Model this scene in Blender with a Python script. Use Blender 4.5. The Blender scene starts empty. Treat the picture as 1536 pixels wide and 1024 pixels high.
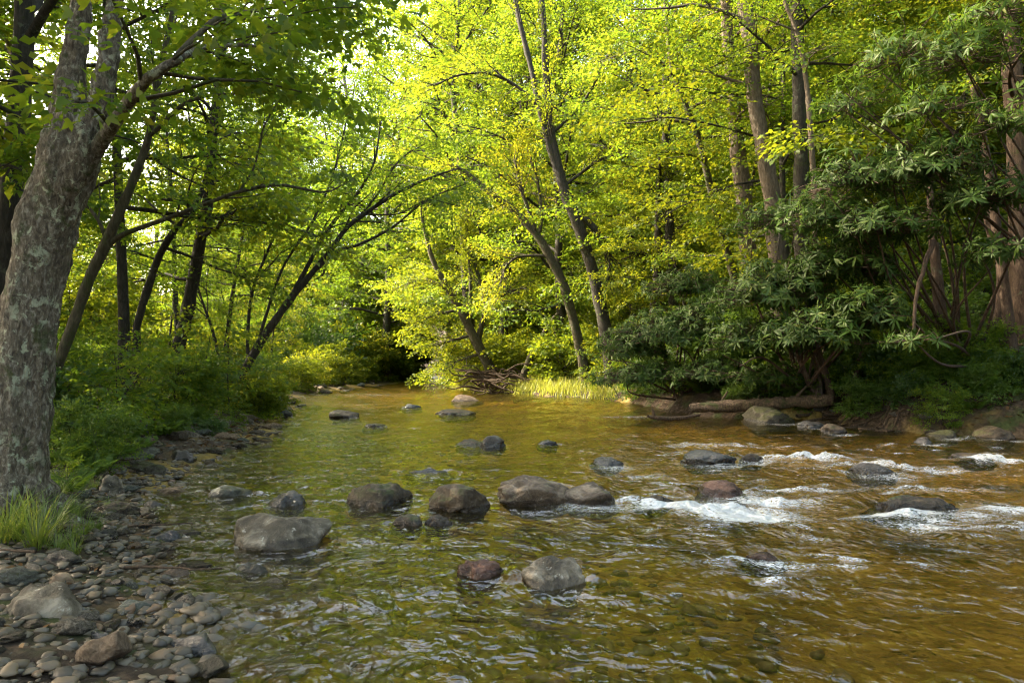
import bpy, math, random
import numpy as np
from mathutils import Vector
R = math.radians
scene = bpy.context.scene
COL = scene.collection

HAZE = 0
SUN_AZ, SUN_EL = -75.0, 38.0                               # azimuth clockwise from +Y
# ------------------------------------------------------------------ camera
F, CX, CY, CAMZ = 1024.0, 768.0, 512.0, 1.2
PITCH = math.atan(36 / 1024)
cam_d = bpy.data.cameras.new("camera"); cam = bpy.data.objects.new("camera", cam_d); COL.objects.link(cam)
cam.location = (0, 0, CAMZ); cam.rotation_euler = (math.pi / 2 + PITCH, 0, 0)
cam_d.lens = 24.0; cam_d.sensor_width = 36.0; cam_d.clip_end = 2000; cam_d.clip_start = 0.05
scene.camera = cam
_c, _s = math.cos(PITCH), math.sin(PITCH)

def P(px, py, Y):
    """world point seen at photo pixel (px,py), at distance Y along the ground"""
    x, y = (px - CX) / F, (CY - py) / F
    dy, dz = _c - y * _s, _s + y * _c
    k = Y / dy
    return np.array([x * k, Y, CAMZ + dz * k])

def ground_at(px, py):
    x, y = (px - CX) / F, (CY - py) / F
    dy, dz = _c - y * _s, _s + y * _c
    k = -CAMZ / dz
    return x * k, dy * k

def project(p):
    p = np.asarray(p, float) - np.array([0, 0, CAMZ])
    d = p[..., 1] * _c + p[..., 2] * _s
    u = -p[..., 1] * _s + p[..., 2] * _c
    d = np.where(np.abs(d) < 1e-3, 1e-3, d)
    return CX + F * p[..., 0] / d, CY - F * u / d, d

# ------------------------------------------------------------------ noise
def _hash(ix, iy, iz, seed):
    h = (ix.astype(np.int64) * 374761393 + iy.astype(np.int64) * 668265263 + iz.astype(np.int64) * 2147483647 + seed * 144665) & 0xFFFFFFFF
    h = ((h ^ (h >> 13)) * 1274126177) & 0xFFFFFFFF
    h = ((h ^ (h >> 16)) * 2246822519) & 0xFFFFFFFF
    return ((h ^ (h >> 15)) & 0xFFFFFF) / float(0xFFFFFF)

def vnoise(p, seed=0):
    p = np.asarray(p, float); i = np.floor(p).astype(np.int64); f = p - i
    f = f * f * f * (f * (f * 6 - 15) + 10)
    r = 0
    for dx in (0, 1):
        wx = f[:, 0] if dx else 1 - f[:, 0]
        for dy in (0, 1):
            wy = f[:, 1] if dy else 1 - f[:, 1]
            for dz in (0, 1):
                wz = f[:, 2] if dz else 1 - f[:, 2]
                r = r + wx * wy * wz * _hash(i[:, 0] + dx, i[:, 1] + dy, i[:, 2] + dz, seed)
    return r * 2 - 1

def fbm(p, seed=0, octv=4, gain=0.5, lac=2.03):
    a, s, r = 1.0, 1.0, 0
    for o in range(octv):
        r = r + a * vnoise(np.asarray(p) * s + o * 17.3, seed + o); a *= gain; s *= lac
    return r

def sstep(a, b, x):
    t = np.clip((x - a) / (b - a), 0, 1); return t * t * (3 - 2 * t)

# ------------------------------------------------------------------ meshes
def build_mesh(name, verts, faces, mat=None, smooth=False, attrs=None, midx=None):
    """faces: int array (M,k) or list of such arrays"""
    me = bpy.data.meshes.new(name)
    verts = np.asarray(verts, np.float32)
    fl = faces if isinstance(faces, (list, tuple)) else [faces]
    fl = [np.asarray(f, np.int32) for f in fl if len(f)]
    loops = np.concatenate([f.ravel() for f in fl]); tot = np.concatenate([np.full(len(f), f.shape[1], np.int32) for f in fl])
    st = np.concatenate([[0], np.cumsum(tot)[:-1]]).astype(np.int32)
    me.vertices.add(len(verts)); me.vertices.foreach_set("co", verts.ravel())
    me.loops.add(len(loops)); me.loops.foreach_set("vertex_index", loops)
    me.polygons.add(len(tot)); me.polygons.foreach_set("loop_start", st); me.polygons.foreach_set("loop_total", tot)
    me.update(calc_edges=True)
    if smooth: me.polygons.foreach_set("use_smooth", np.ones(len(tot), bool))
    for k, v in (attrs or {}).items():
        a = me.attributes.new(k, 'FLOAT', 'POINT'); a.data.foreach_set("value", np.asarray(v, np.float32))
    for m_ in (mat if isinstance(mat, (list, tuple)) else [mat]):
        if m_: me.materials.append(m_)
    if midx is not None: me.polygons.foreach_set("material_index", np.asarray(midx, np.int32))
    me.validate()
    return me

def obj(name, me, parent=None, loc=(0, 0, 0), rotz=0.0, scale=1.0):
    o = bpy.data.objects.new(name, me); COL.objects.link(o)
    o.location = loc; o.rotation_euler = (0, 0, rotz)
    o.scale = (scale,) * 3 if np.isscalar(scale) else scale
    if parent: o.parent = parent
    return o

def tag(o, label, cat, group=None, kind=None):
    o["label"] = label; o["category"] = cat
    if group: o["group"] = group
    if kind: o["kind"] = kind
    return o

def thing(name, label, cat, loc=(0, 0, 0), rotz=0.0, group=None, scale=1.0):
    return tag(obj(name, None, None, loc, rotz, scale), label, cat, group)

def copy_thing(root, loc, rotz, scale, label, group):
    r = root.copy(); COL.objects.link(r); r.location = loc; r.rotation_euler = (0, 0, rotz)
    r.scale = (scale,) * 3 if np.isscalar(scale) else scale
    r["label"] = label
    if group: r["group"] = group
    for ch in list(root.children):
        c = ch.copy(); COL.objects.link(c); c.parent = r
    return r

class MB:
    """collects tubes/quads into one mesh"""
    def __init__(self): self.v, self.q, self.n = [], [], 0
    def add(self, v, q):
        self.v.append(np.asarray(v, float)); self.q.append(np.asarray(q, int) + self.n); self.n += len(v)
    def tube(self, pts, rad, sides=6, cap=True):
        pts = np.asarray(pts, float); rad = np.asarray(rad, float); n = len(pts)
        if cap:
            pts = np.vstack([pts, pts[-1:] + (pts[-1:] - pts[-2:-1]) * 0.02]); rad = np.append(rad, rad[-1] * 0.05); n += 1
        T = np.gradient(pts, axis=0); T /= np.linalg.norm(T, axis=1, keepdims=True) + 1e-9
        a = np.array([1, 0, 0]) if abs(T[0, 0]) < .8 else np.array([0, 1, 0])
        N = []; nv = np.cross(T[0], a)
        for i in range(n):
            nv = nv - T[i] * nv.dot(T[i]); nv /= np.linalg.norm(nv) + 1e-9; N.append(nv)
        N = np.array(N); B = np.cross(T, N)
        th = np.linspace(0, 2 * np.pi, sides, endpoint=False)
        v = pts[:, None] + rad[:, None, None] * (N[:, None] * np.cos(th)[None, :, None] + B[:, None] * np.sin(th)[None, :, None])
        i, j = np.meshgrid(np.arange(n - 1), np.arange(sides), indexing='ij'); k = (j + 1) % sides
        q = np.stack([i * sides + j, i * sides + k, (i + 1) * sides + k, (i + 1) * sides + j], -1).reshape(-1, 4)
        self.add(v.reshape(-1, 3), q)
    def mesh(self, name, mat, smooth=True):
        return build_mesh(name, np.concatenate(self.v), np.concatenate(self.q), mat, smooth)

def spline(pts, n):
    """Catmull-Rom resample of rows of any width"""
    p = np.asarray(pts, float)
    if len(p) == 2: return p[0] + np.linspace(0, 1, n)[:, None] * (p[1] - p[0])
    e = np.vstack([2 * p[0] - p[1], p, 2 * p[-1] - p[-2]])
    t = np.linspace(0, len(p) - 1 - 1e-6, n); i = t.astype(int); f = (t - i)[:, None]
    a, b, c, d = e[i], e[i + 1], e[i + 2], e[i + 3]
    return 0.5 * (2 * b + (c - a) * f + (2 * a - 5 * b + 4 * c - d) * f ** 2 + (3 * b - a - 3 * c + d) * f ** 3)

# ------------------------------------------------------------------ materials
def new_mat(name):
    m = bpy.data.materials.new(name); m.use_nodes = True
    nt = m.node_tree; nt.nodes.clear()
    out = nt.nodes.new('ShaderNodeOutputMaterial')
    return m, nt, out
def N(nt, t, **kw):
    n = nt.nodes.new(t)
    for k, v in kw.items():
        if k.startswith('i_'):
            key = k[2:]; n.inputs[int(key) if key.isdigit() else key.replace('_', ' ')].default_value = v
        else: setattr(n, k, v)
    return n
def ramp(nt, fac, stops, interp='LINEAR'):
    n = N(nt, 'ShaderNodeValToRGB'); cr = n.color_ramp; cr.interpolation = interp
    while len(cr.elements) < len(stops): cr.elements.new(0.5)
    for e, (p, c) in zip(cr.elements, stops): e.position = p; e.color = (*c, 1) if len(c) == 3 else c
    nt.links.new(fac, n.inputs[0]); return n.outputs[0]
def noise(nt, vec, scale, detail=4, rough=0.55, dist=0.0):
    n = N(nt, 'ShaderNodeTexNoise'); n.inputs['Scale'].default_value = scale; n.inputs['Detail'].default_value = detail
    n.inputs['Roughness'].default_value = rough; n.inputs['Distortion'].default_value = dist
    if vec is not None: nt.links.new(vec, n.inputs['Vector'])
    return n.outputs[0]
def mixc(nt, fac, a, b, mode='MIX'):
    n = N(nt, 'ShaderNodeMix', data_type='RGBA', blend_type=mode)
    for s, v in ((n.inputs[0], fac), (n.inputs[6], a), (n.inputs[7], b)):
        if hasattr(v, 'is_output'): nt.links.new(v, s)
        elif isinstance(v, (int, float)): s.default_value = v
        else: s.default_value = (*v, 1)
    return n.outputs[2]
def mth(nt, op, a, b=0.0, c=None):
    n = N(nt, 'ShaderNodeMath', operation=op)
    for s, v in zip(n.inputs, (a, b, c)):
        if v is None: continue
        if hasattr(v, 'is_output'): nt.links.new(v, s)
        else: s.default_value = v
    return n.outputs[0]
def mapping(nt, vec, scale=(1, 1, 1), rot=(0, 0, 0)):
    n = N(nt, 'ShaderNodeMapping'); n.inputs['Scale'].default_value = scale; n.inputs['Rotation'].default_value = rot
    nt.links.new(vec, n.inputs[0]); return n.outputs[0]
def bump(nt, h, strength, dist):
    n = N(nt, 'ShaderNodeBump'); n.inputs['Strength'].default_value = strength; n.inputs['Distance'].default_value = dist
    nt.links.new(h, n.inputs['Height']); return n.outputs[0]
def objcoord(nt): return N(nt, 'ShaderNodeTexCoord').outputs['Object']

def leaf_mat(name, stops, trans_stops, trans=0.5, gloss=0.06, rough=0.45, obj_var=0.35):
    m, nt, out = new_mat(name); L = nt.links
    geo = N(nt, 'ShaderNodeNewGeometry'); oi = N(nt, 'ShaderNodeObjectInfo')
    v = mth(nt, 'ADD', mth(nt, 'MULTIPLY', geo.outputs['Random Per Island'], 1 - obj_var), mth(nt, 'MULTIPLY', oi.outputs['Random'], obj_var))
    c1, c2 = ramp(nt, v, stops), ramp(nt, v, trans_stops)
    d, t, g = N(nt, 'ShaderNodeBsdfDiffuse'), N(nt, 'ShaderNodeBsdfTranslucent'), N(nt, 'ShaderNodeBsdfGlossy')
    g.inputs['Roughness'].default_value = rough; g.inputs['Color'].default_value = (.95, .95, .78, 1)
    L.new(c1, d.inputs[0]); L.new(c2, t.inputs[0])
    m1, m2 = N(nt, 'ShaderNodeMixShader'), N(nt, 'ShaderNodeMixShader')
    m1.inputs[0].default_value = trans; L.new(d.outputs[0], m1.inputs[1]); L.new(t.outputs[0], m1.inputs[2])
    m2.inputs[0].default_value = gloss
    L.new(m1.outputs[0], m2.inputs[1]); L.new(g.outputs[0], m2.inputs[2]); L.new(m2.outputs[0], out.inputs[0])
    return m

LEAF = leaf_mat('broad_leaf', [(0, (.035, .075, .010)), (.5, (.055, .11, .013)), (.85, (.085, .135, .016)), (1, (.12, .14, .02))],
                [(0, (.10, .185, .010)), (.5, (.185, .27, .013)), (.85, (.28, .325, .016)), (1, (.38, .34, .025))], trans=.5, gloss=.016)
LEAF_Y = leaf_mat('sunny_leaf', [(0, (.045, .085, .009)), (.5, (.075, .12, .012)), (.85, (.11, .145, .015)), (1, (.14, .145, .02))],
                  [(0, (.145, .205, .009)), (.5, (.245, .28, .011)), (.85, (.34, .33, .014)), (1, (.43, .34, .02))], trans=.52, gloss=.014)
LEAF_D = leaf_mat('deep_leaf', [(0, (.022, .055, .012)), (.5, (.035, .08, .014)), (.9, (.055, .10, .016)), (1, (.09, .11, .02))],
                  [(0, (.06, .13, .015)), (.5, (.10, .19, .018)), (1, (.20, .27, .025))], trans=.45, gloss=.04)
RHODO = leaf_mat('rhododendron_leaf', [(0, (.020, .042, .008)), (.5, (.034, .066, .011)), (.93, (.06, .092, .015)), (.975, (.075, .10, .02)), (1, (.22, .15, .02))],
                 [(0, (.03, .07, .012)), (.9, (.07, .12, .015)), (.97, (.12, .16, .02)), (1, (.32, .22, .02))], trans=.28, gloss=.012, rough=.42, obj_var=.05)
RHODO_LIT = leaf_mat('lit_rhododendron_leaf', [(0, (.026, .055, .009)), (.5, (.045, .082, .013)), (.93, (.07, .105, .018)), (1, (.2, .17, .03))],
                 [(0, (.07, .14, .015)), (.9, (.15, .23, .02)), (1, (.34, .30, .03))], trans=.38, gloss=.012, rough=.42, obj_var=.05)  # lit copy of the rhododendron leaf, brightness put into its colour
FERN = leaf_mat('fern_green', [(0, (.04, .09, .012)), (1, (.08, .14, .02))], [(0, (.10, .20, .015)), (1, (.22, .30, .02))], trans=.45, gloss=.03)
GRASS = leaf_mat('grass_blade', [(0, (.05, .10, .015)), (.7, (.09, .15, .02)), (1, (.16, .16, .04))], [(0, (.14, .24, .02)), (1, (.32, .34, .04))], trans=.45, gloss=.05)
GRASS_Y = leaf_mat('meadow_blade', [(0, (.10, .14, .02)), (.7, (.16, .18, .03)), (1, (.24, .20, .06))], [(0, (.28, .34, .02)), (1, (.46, .42, .06))], trans=.5, gloss=.03)
LITTER = leaf_mat('dead_leaf', [(0, (.06, .035, .018)), (.6, (.12, .065, .028)), (1, (.22, .13, .06))], [(0, (.08, .04, .01)), (1, (.2, .1, .03))], trans=.2, gloss=.02)

def bark_mat(name, dark, mid, light, lichen=None, lich_amt=0.5, moss=0.0, scale=1.0, bstr=0.9, stretch=0.25):
    m, nt, out = new_mat(name); L = nt.links
    oc = N(nt, 'ShaderNodeNewGeometry').outputs['Position']
    vs = mapping(nt, oc, (1, 1, stretch))
    n1 = noise(nt, vs, 26 * scale, 6, .65, .6); n2 = noise(nt, oc, 5 * scale, 5, .6)
    col = ramp(nt, n1, [(.30, dark), (.52, mid), (.72, light)])
    col = mixc(nt, mth(nt, 'MULTIPLY', n2, .55), col, dark)
    if lichen:
        n3 = noise(nt, oc, 7 * scale, 7, .7, .4); n4 = noise(nt, oc, 1.6 * scale, 3, .5)
        f = mth(nt, 'MULTIPLY', ramp(nt, n3, [(.54, (0, 0, 0)), (.60, (1, 1, 1))]), ramp(nt, n4, [(.62 - lich_amt * .3, (0, 0, 0)), (.75 - lich_amt * .3, (1, 1, 1))]))
        col = mixc(nt, mth(nt, 'MULTIPLY', f, .85), col, lichen)
    if moss:
        n5 = noise(nt, oc, 4 * scale, 6, .68, .3)
        f = ramp(nt, n5, [(.66 - moss * .2, (0, 0, 0)), (.74 - moss * .2, (1, 1, 1))])
        col = mixc(nt, mth(nt, 'MULTIPLY', f, .8), col, (.035, .045, .010))
    b = N(nt, 'ShaderNodeBsdfPrincipled'); b.inputs['Roughness'].default_value = .88; b.inputs['Specular IOR Level'].default_value = .25
    L.new(col, b.inputs['Base Color']); L.new(bump(nt, n1, bstr, .03 / scale), b.inputs['Normal']); L.new(b.outputs[0], out.inputs[0])
    return m
BARK_BIG = bark_mat('lichen_bark', (.020, .014, .010), (.135, .110, .074), (.37, .33, .26), (.33, .35, .235), .8, .5, 1.7, 1.0, .45)
BARK_DARK = bark_mat('dark_bark', (.014, .012, .009), (.04, .034, .025), (.085, .072, .052), (.12, .13, .085), .2, .4, 1.0, .8)
BARK_TAN = bark_mat('tan_bark', (.05, .038, .026), (.15, .115, .082), (.27, .21, .155), (.24, .24, .18), .15, .0, .8, .8)
BARK_OLIVE = bark_mat('mossy_bark', (.025, .022, .012), (.065, .055, .03), (.12, .10, .06), (.14, .15, .09), .25, .6, 1.0, .8)
BARK_RHODO = bark_mat('reddish_bark', (.03, .018, .012), (.085, .055, .036), (.16, .11, .075), (.12, .13, .08), .05, .25, 1.5, .8)
LOGM = bark_mat('log_bark', (.025, .016, .010), (.10, .068, .042), (.23, .165, .105), (.15, .14, .04), .4, .6, 1.0, 1.0, .6)
ROOTM = bark_mat('root_bark', (.02, .013, .008), (.07, .045, .026), (.15, .10, .06), None, 0, .1, 1.5, .8)

def rock_mat(name, dark, mid, light, fleck=None, moss=0.0, rough=.55, scale=1.0, wet_to=.045, spec=.32):
    m, nt, out = new_mat(name); L = nt.links
    tc = objcoord(nt); oi = N(nt, 'ShaderNodeObjectInfo')
    ad = N(nt, 'ShaderNodeVectorMath', operation='ADD'); L.new(tc, ad.inputs[0])
    cmb = N(nt, 'ShaderNodeCombineXYZ'); r7 = mth(nt, 'MULTIPLY', oi.outputs['Random'], 37.0)
    for i in range(3): L.new(r7, cmb.inputs[i])
    L.new(cmb.outputs[0], ad.inputs[1]); v = ad.outputs[0]
    n1 = noise(nt, v, 7 * scale, 8, .66, .5); n2 = noise(nt, mapping(nt, v, (1, 1, 3.5), (.4, .3, 0)), 3.2 * scale, 5, .6, .4); n3 = noise(nt, v, 42 * scale, 3, .6)
    col = ramp(nt, n1, [(.38, dark), (.51, mid), (.64, light)])
    col = mixc(nt, ramp(nt, n2, [(.45, (0, 0, 0)), (.62, (.6, .6, .6))]), col, dark)
    col = mixc(nt, mth(nt, 'MULTIPLY', n3, .3), col, mid)
    if fleck:
        n4 = noise(nt, v, 16 * scale, 6, .72); col = mixc(nt, ramp(nt, n4, [(.60, (0, 0, 0)), (.66, (.8, .8, .8))]), col, fleck)
    if moss:
        n5 = noise(nt, v, 4 * scale, 6, .7); nz = N(nt, 'ShaderNodeSeparateXYZ'); L.new(N(nt, 'ShaderNodeNewGeometry').outputs['Normal'], nz.inputs[0])
        f = mth(nt, 'MULTIPLY', ramp(nt, n5, [(.62 - moss * .25, (0, 0, 0)), (.70 - moss * .25, (1, 1, 1))]), ramp(nt, nz.outputs[2], [(.2, (0, 0, 0)), (.7, (1, 1, 1))]))
        col = mixc(nt, mth(nt, 'MULTIPLY', f, .85), col, (.045, .055, .010))
    tint = mixc(nt, mth(nt, 'MULTIPLY', oi.outputs['Random'], .5), col, mixc(nt, .5, col, (.10, .065, .035)))
    # the wet band next to the stream
    sp = N(nt, 'ShaderNodeSeparateXYZ'); L.new(N(nt, 'ShaderNodeNewGeometry').outputs['Position'], sp.inputs[0])
    wz = mth(nt, 'ADD', sp.outputs[2], mth(nt, 'MULTIPLY', mth(nt, 'SUBTRACT', n1, .5), .09))
    wet = ramp(nt, mth(nt, 'MULTIPLY_ADD', wz, 10.0, .5 - wet_to * 10), [(.42, (1, 1, 1)), (.58, (0, 0, 0))])
    colw = mixc(nt, mth(nt, 'MULTIPLY', wet, .8), tint, mixc(nt, 1.0, tint, (.32, .29, .25), 'MULTIPLY'))
    b = N(nt, 'ShaderNodeBsdfPrincipled'); L.new(colw, b.inputs['Base Color']); b.inputs['Specular IOR Level'].default_value = spec
    L.new(mth(nt, 'MULTIPLY_ADD', wet, -.35, rough + .08), b.inputs['Roughness'])
    hh = mth(nt, 'ADD', n1, mth(nt, 'MULTIPLY', n3, .25))
    L.new(bump(nt, hh, 1.0, .045), b.inputs['Normal']); L.new(b.outputs[0], out.inputs[0])
    return m
ROCK_GREY = rock_mat('grey_rock', (.03, .025, .017), (.135, .112, .078), (.34, .295, .22), (.46, .42, .34), .0, .7)
ROCK_BROWN = rock_mat('brown_rock', (.010, .007, .004), (.038, .026, .014), (.115, .082, .048), (.16, .14, .10), .4, .5)
ROCK_SLAB = rock_mat('slab_rock', (.018, .012, .008), (.085, .060, .038), (.23, .18, .125), (.26, .23, .17), .2, .55)
ROCK_DARK = rock_mat('dark_rock', (.011, .010, .008), (.03, .027, .022), (.075, .068, .056), None, .1, .38, 1.0, .07, .6)
ROCK_BLACK = rock_mat('black_wet_rock', (.008, .009, .011), (.02, .022, .026), (.06, .065, .072), (.10, .11, .12), 0, .25, 1.0, .2, .7)
ROCK_MOSS = rock_mat('mossy_rock', (.022, .02, .014), (.065, .058, .042), (.13, .12, .09), None, .8, .75)
ROCK_RED = rock_mat('red_rock', (.03, .014, .009), (.10, .045, .028), (.19, .10, .065), None, 0, .45)
ROCK_TAN = rock_mat('tan_rock', (.08, .05, .028), (.20, .135, .08), (.32, .23, .15), None, 0, .6)
ROCK_FLECK = rock_mat('flecked_rock', (.03, .034, .028), (.09, .10, .08), (.17, .18, .15), (.42, .44, .40), .3, .6)

def ground_mat():
    m, nt, out = new_mat('forest_floor'); L = nt.links
    pos = N(nt, 'ShaderNodeNewGeometry').outputs['Position']
    zone = N(nt, 'ShaderNodeAttribute', attribute_name='zone').outputs['Fac']
    vo = N(nt, 'ShaderNodeTexVoronoi'); vo.inputs['Scale'].default_value = 9; L.new(pos, vo.inputs['Vector'])
    vo2 = N(nt, 'ShaderNodeTexVoronoi'); vo2.inputs['Scale'].default_value = 23; L.new(pos, vo2.inputs['Vector'])
    big = noise(nt, pos, .55, 4, .6, .5)
    bedc = ramp(nt, N_sep(nt, vo.outputs['Color']), [(0, (.10, .066, .012)), (.4, (.20, .13, .022)), (.75, (.28, .185, .034)), (.93, (.15, .13, .07)), (1, (.32, .24, .10))])
    sm = ramp(nt, N_sep(nt, vo2.outputs['Color']), [(0, (.22, .145, .035)), (.5, (.37, .25, .07)), (1, (.44, .31, .10))])
    bedc = mixc(nt, ramp(nt, big, [(.42, (0, 0, 0)), (.6, (1, 1, 1))]), bedc, sm)
    bedc = mixc(nt, mth(nt, 'MULTIPLY', noise(nt, pos, 3, 6, .65), .55), bedc, (.06, .05, .018))
    n1, n2 = noise(nt, pos, 11, 8, .7, .4), noise(nt, pos, 2.2, 5, .6)
    soil = ramp(nt, n1, [(.3, (.016, .011, .007)), (.5, (.045, .030, .018)), (.7, (.10, .068, .042))])
    soil = mixc(nt, ramp(nt, n2, [(.5, (0, 0, 0)), (.62, (.8, .8, .8))]), soil, (.035, .05, .012))
    col = mixc(nt, zone, bedc, soil)
    b = N(nt, 'ShaderNodeBsdfPrincipled'); b.inputs['Roughness'].default_value = .9; b.inputs['Specular IOR Level'].default_value = .2
    L.new(col, b.inputs['Base Color'])
    hh = mth(nt, 'ADD', n1, mth(nt, 'MULTIPLY', vo.outputs['Distance'], -.8))
    L.new(bump(nt, hh, .8, .05), b.inputs['Normal']); L.new(b.outputs[0], out.inputs[0])
    return m
def N_sep(nt, colr):
    n = N(nt, 'ShaderNodeSeparateColor'); nt.links.new(colr, n.inputs[0]); return n.outputs[0]
GROUND = ground_mat()

def water_mat():
    m, nt, out = new_mat('stream_water'); L = nt.links
    pos = N(nt, 'ShaderNodeNewGeometry').outputs['Position']
    foam = N(nt, 'ShaderNodeAttribute', attribute_name='foam').outputs['Fac']
    rough = N(nt, 'ShaderNodeAttribute', attribute_name='chop').outputs['Fac']
    v = mapping(nt, pos, (1.0, .9, 1), (0, 0, R(-14)))
    n1 = noise(nt, v, 2.4, 2, .45, 1.8); n2 = noise(nt, v, 6.5, 2, .45, 1.6); n3 = noise(nt, v, 16.0, 1, .4, .8)
    h = mth(nt, 'ADD', mth(nt, 'MULTIPLY', n1, 1.0), mth(nt, 'MULTIPLY_ADD', n3, .12, mth(nt, 'MULTIPLY', n2, .50)))
    h = mth(nt, 'MULTIPLY', h, mth(nt, 'MULTIPLY_ADD', rough, .75, .42))
    nrm = bump(nt, h, 1.0, .09)
    fr = N(nt, 'ShaderNodeFresnel'); fr.inputs['IOR'].default_value = 1.42; L.new(nrm, fr.inputs['Normal'])
    tr = N(nt, 'ShaderNodeBsdfTransparent'); tr.inputs[0].default_value = (.91, .80, .47, 1)
    di = N(nt, 'ShaderNodeBsdfDiffuse'); di.inputs[0].default_value = (.085, .080, .018, 1)
    gl = N(nt, 'ShaderNodeBsdfGlossy'); gl.inputs['Roughness'].default_value = .04; gl.inputs['Color'].default_value = (1, 1, 1, 1); L.new(nrm, gl.inputs['Normal'])
    m0 = N(nt, 'ShaderNodeMixShader'); m0.inputs[0].default_value = .07; L.new(tr.outputs[0], m0.inputs[1]); L.new(di.outputs[0], m0.inputs[2])
    m1 = N(nt, 'ShaderNodeMixShader'); L.new(fr.outputs[0], m1.inputs[0]); L.new(m0.outputs[0], m1.inputs[1]); L.new(gl.outputs[0], m1.inputs[2])
    fv = mapping(nt, pos, (.55, 1.5, 1), (0, 0, R(12)))
    fn = noise(nt, fv, 9, 5, .62, 2.2); fn2 = noise(nt, fv, 30, 4, .65, 1.0); fn3 = noise(nt, pos, 70, 2, .6)
    r1 = mth(nt, 'SUBTRACT', 1.0, mth(nt, 'MULTIPLY', mth(nt, 'ABSOLUTE', mth(nt, 'SUBTRACT', fn, .5)), 7.0))
    r2 = mth(nt, 'SUBTRACT', 1.0, mth(nt, 'MULTIPLY', mth(nt, 'ABSOLUTE', mth(nt, 'SUBTRACT', fn2, .5)), 6.0))
    fm = mth(nt, 'ADD', mth(nt, 'MULTIPLY', foam, .50), mth(nt, 'MULTIPLY_ADD', r1, .26, mth(nt, 'MULTIPLY_ADD', r2, .30, mth(nt, 'MULTIPLY', fn3, .45))))
    fm = ramp(nt, fm, [(.73, (0, 0, 0)), (1.16, (.70, .70, .70))])
    fm = mth(nt, 'MULTIPLY', fm, ramp(nt, foam, [(.02, (0, 0, 0)), (.25, (1, 1, 1))]))
    fd = N(nt, 'ShaderNodeBsdfPrincipled'); fd.inputs['Base Color'].default_value = (.62, .63, .62, 1); fd.inputs['Roughness'].default_value = .35
    L.new(nrm, fd.inputs['Normal'])
    m2 = N(nt, 'ShaderNodeMixShader'); L.new(fm, m2.inputs[0]); L.new(m1.outputs[0], m2.inputs[1]); L.new(fd.outputs[0], m2.inputs[2])
    L.new(m2.outputs[0], out.inputs[0])
    return m
WATER = water_mat()

# ------------------------------------------------------------------ terrain
LB = np.array([(-.3, -25), (-.5, -4), (-.9, 1.0), (-1.15, 2.7), (-1.65, 3.5), (-2.1, 4.4), (-3.0, 5.8), (-3.75, 8.1), (-4.1, 11.5), (-6.2, 19.2), (-8.7, 28), (-8.4, 38), (-7.4, 46), (-7.6, 60), (-14, 80), (-40, 100)], float)
RB = np.array([(12, -25), (10.5, 0), (9.6, 8), (8.6, 11.4), (7.3, 12.3), (6.6, 14.6), (4.5, 16.2), (3.4, 24.6), (0.2, 29), (-2.7, 35), (-4.2, 44), (-3.6, 60), (-9, 80), (-30, 110)], float)
def poly_dist(p, line):
    best = np.full(len(p), 1e9)
    for a, b in zip(line[:-1], line[1:]):
        d = b - a; t = np.clip(((p - a) @ d) / (d @ d), 0, 1)
        best = np.minimum(best, np.linalg.norm(p - (a + t[:, None] * d), axis=1))
    return best
def xline(line, y): return np.interp(y, line[:, 1], line[:, 0])
def river(p):
    """signed distances: >0 outside on that bank"""
    dl, dr = poly_dist(p, LB), poly_dist(p, RB)
    sl = np.where(p[:, 0] < xline(LB, p[:, 1]), dl, -dl); sr = np.where(p[:, 0] > xline(RB, p[:, 1]), dr, -dr)
    return sl, sr
def height(x, y):
    x, y = np.atleast_1d(np.asarray(x, float)), np.atleast_1d(np.asarray(y, float))
    p = np.stack([x, y], 1); p3 = np.stack([x, y, np.zeros_like(x)], 1)
    wob = .35 * vnoise(p3 * .9, 5) + .15 * vnoise(p3 * 2.7, 6)
    sl, sr = river(p); sl = sl + wob * .5; sr = sr + wob * .5
    z = np.zeros_like(x)
    inl, inr = np.maximum(-sl, 0), np.maximum(-sr, 0)
    bed = -np.minimum(np.minimum(.03 + .15 * inl, .34), .02 + .40 * np.minimum(inr, .8)) + .022 * fbm(p3 * 1.3, 9, 3)
    L_ = np.maximum(sl, 0)
    left = .30 * (1 - np.exp(-L_ / 1.3)) + .40 * sstep(1.5, 5, L_) + .05 * np.maximum(L_ - 6, 0) + .10 * np.maximum(L_ - 22, 0) + .10 * fbm(p3 * .55, 11, 4) * sstep(.3, 3, L_)
    R_ = np.maximum(sr, 0)
    slope = .42 * sstep(25, 17, y) + .05
    hill = .30 * np.maximum(x - 10, 0) * sstep(14, 26, y) + .12 * np.maximum(R_ - 14, 0) * sstep(20, 28, y)
    right = .30 * (1 - np.exp(-R_ / .25)) + slope * R_ * np.where(R_ > 0, 1, 0) + hill + .12 * fbm(p3 * .7, 13, 4) * sstep(.2, 2, R_)
    far = .18 * np.maximum(y - 75, 0) * sstep(75, 110, y)
    z = np.where(sl > 0, left + far, np.where(sr > 0, right + far, bed))
    # flatten the endless hills
    return np.where(z > 12, 12 + 8 * (1 - np.exp(-(z - 12) / 30)), z)
def H(x, y): return float(height([x], [y])[0])

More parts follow.
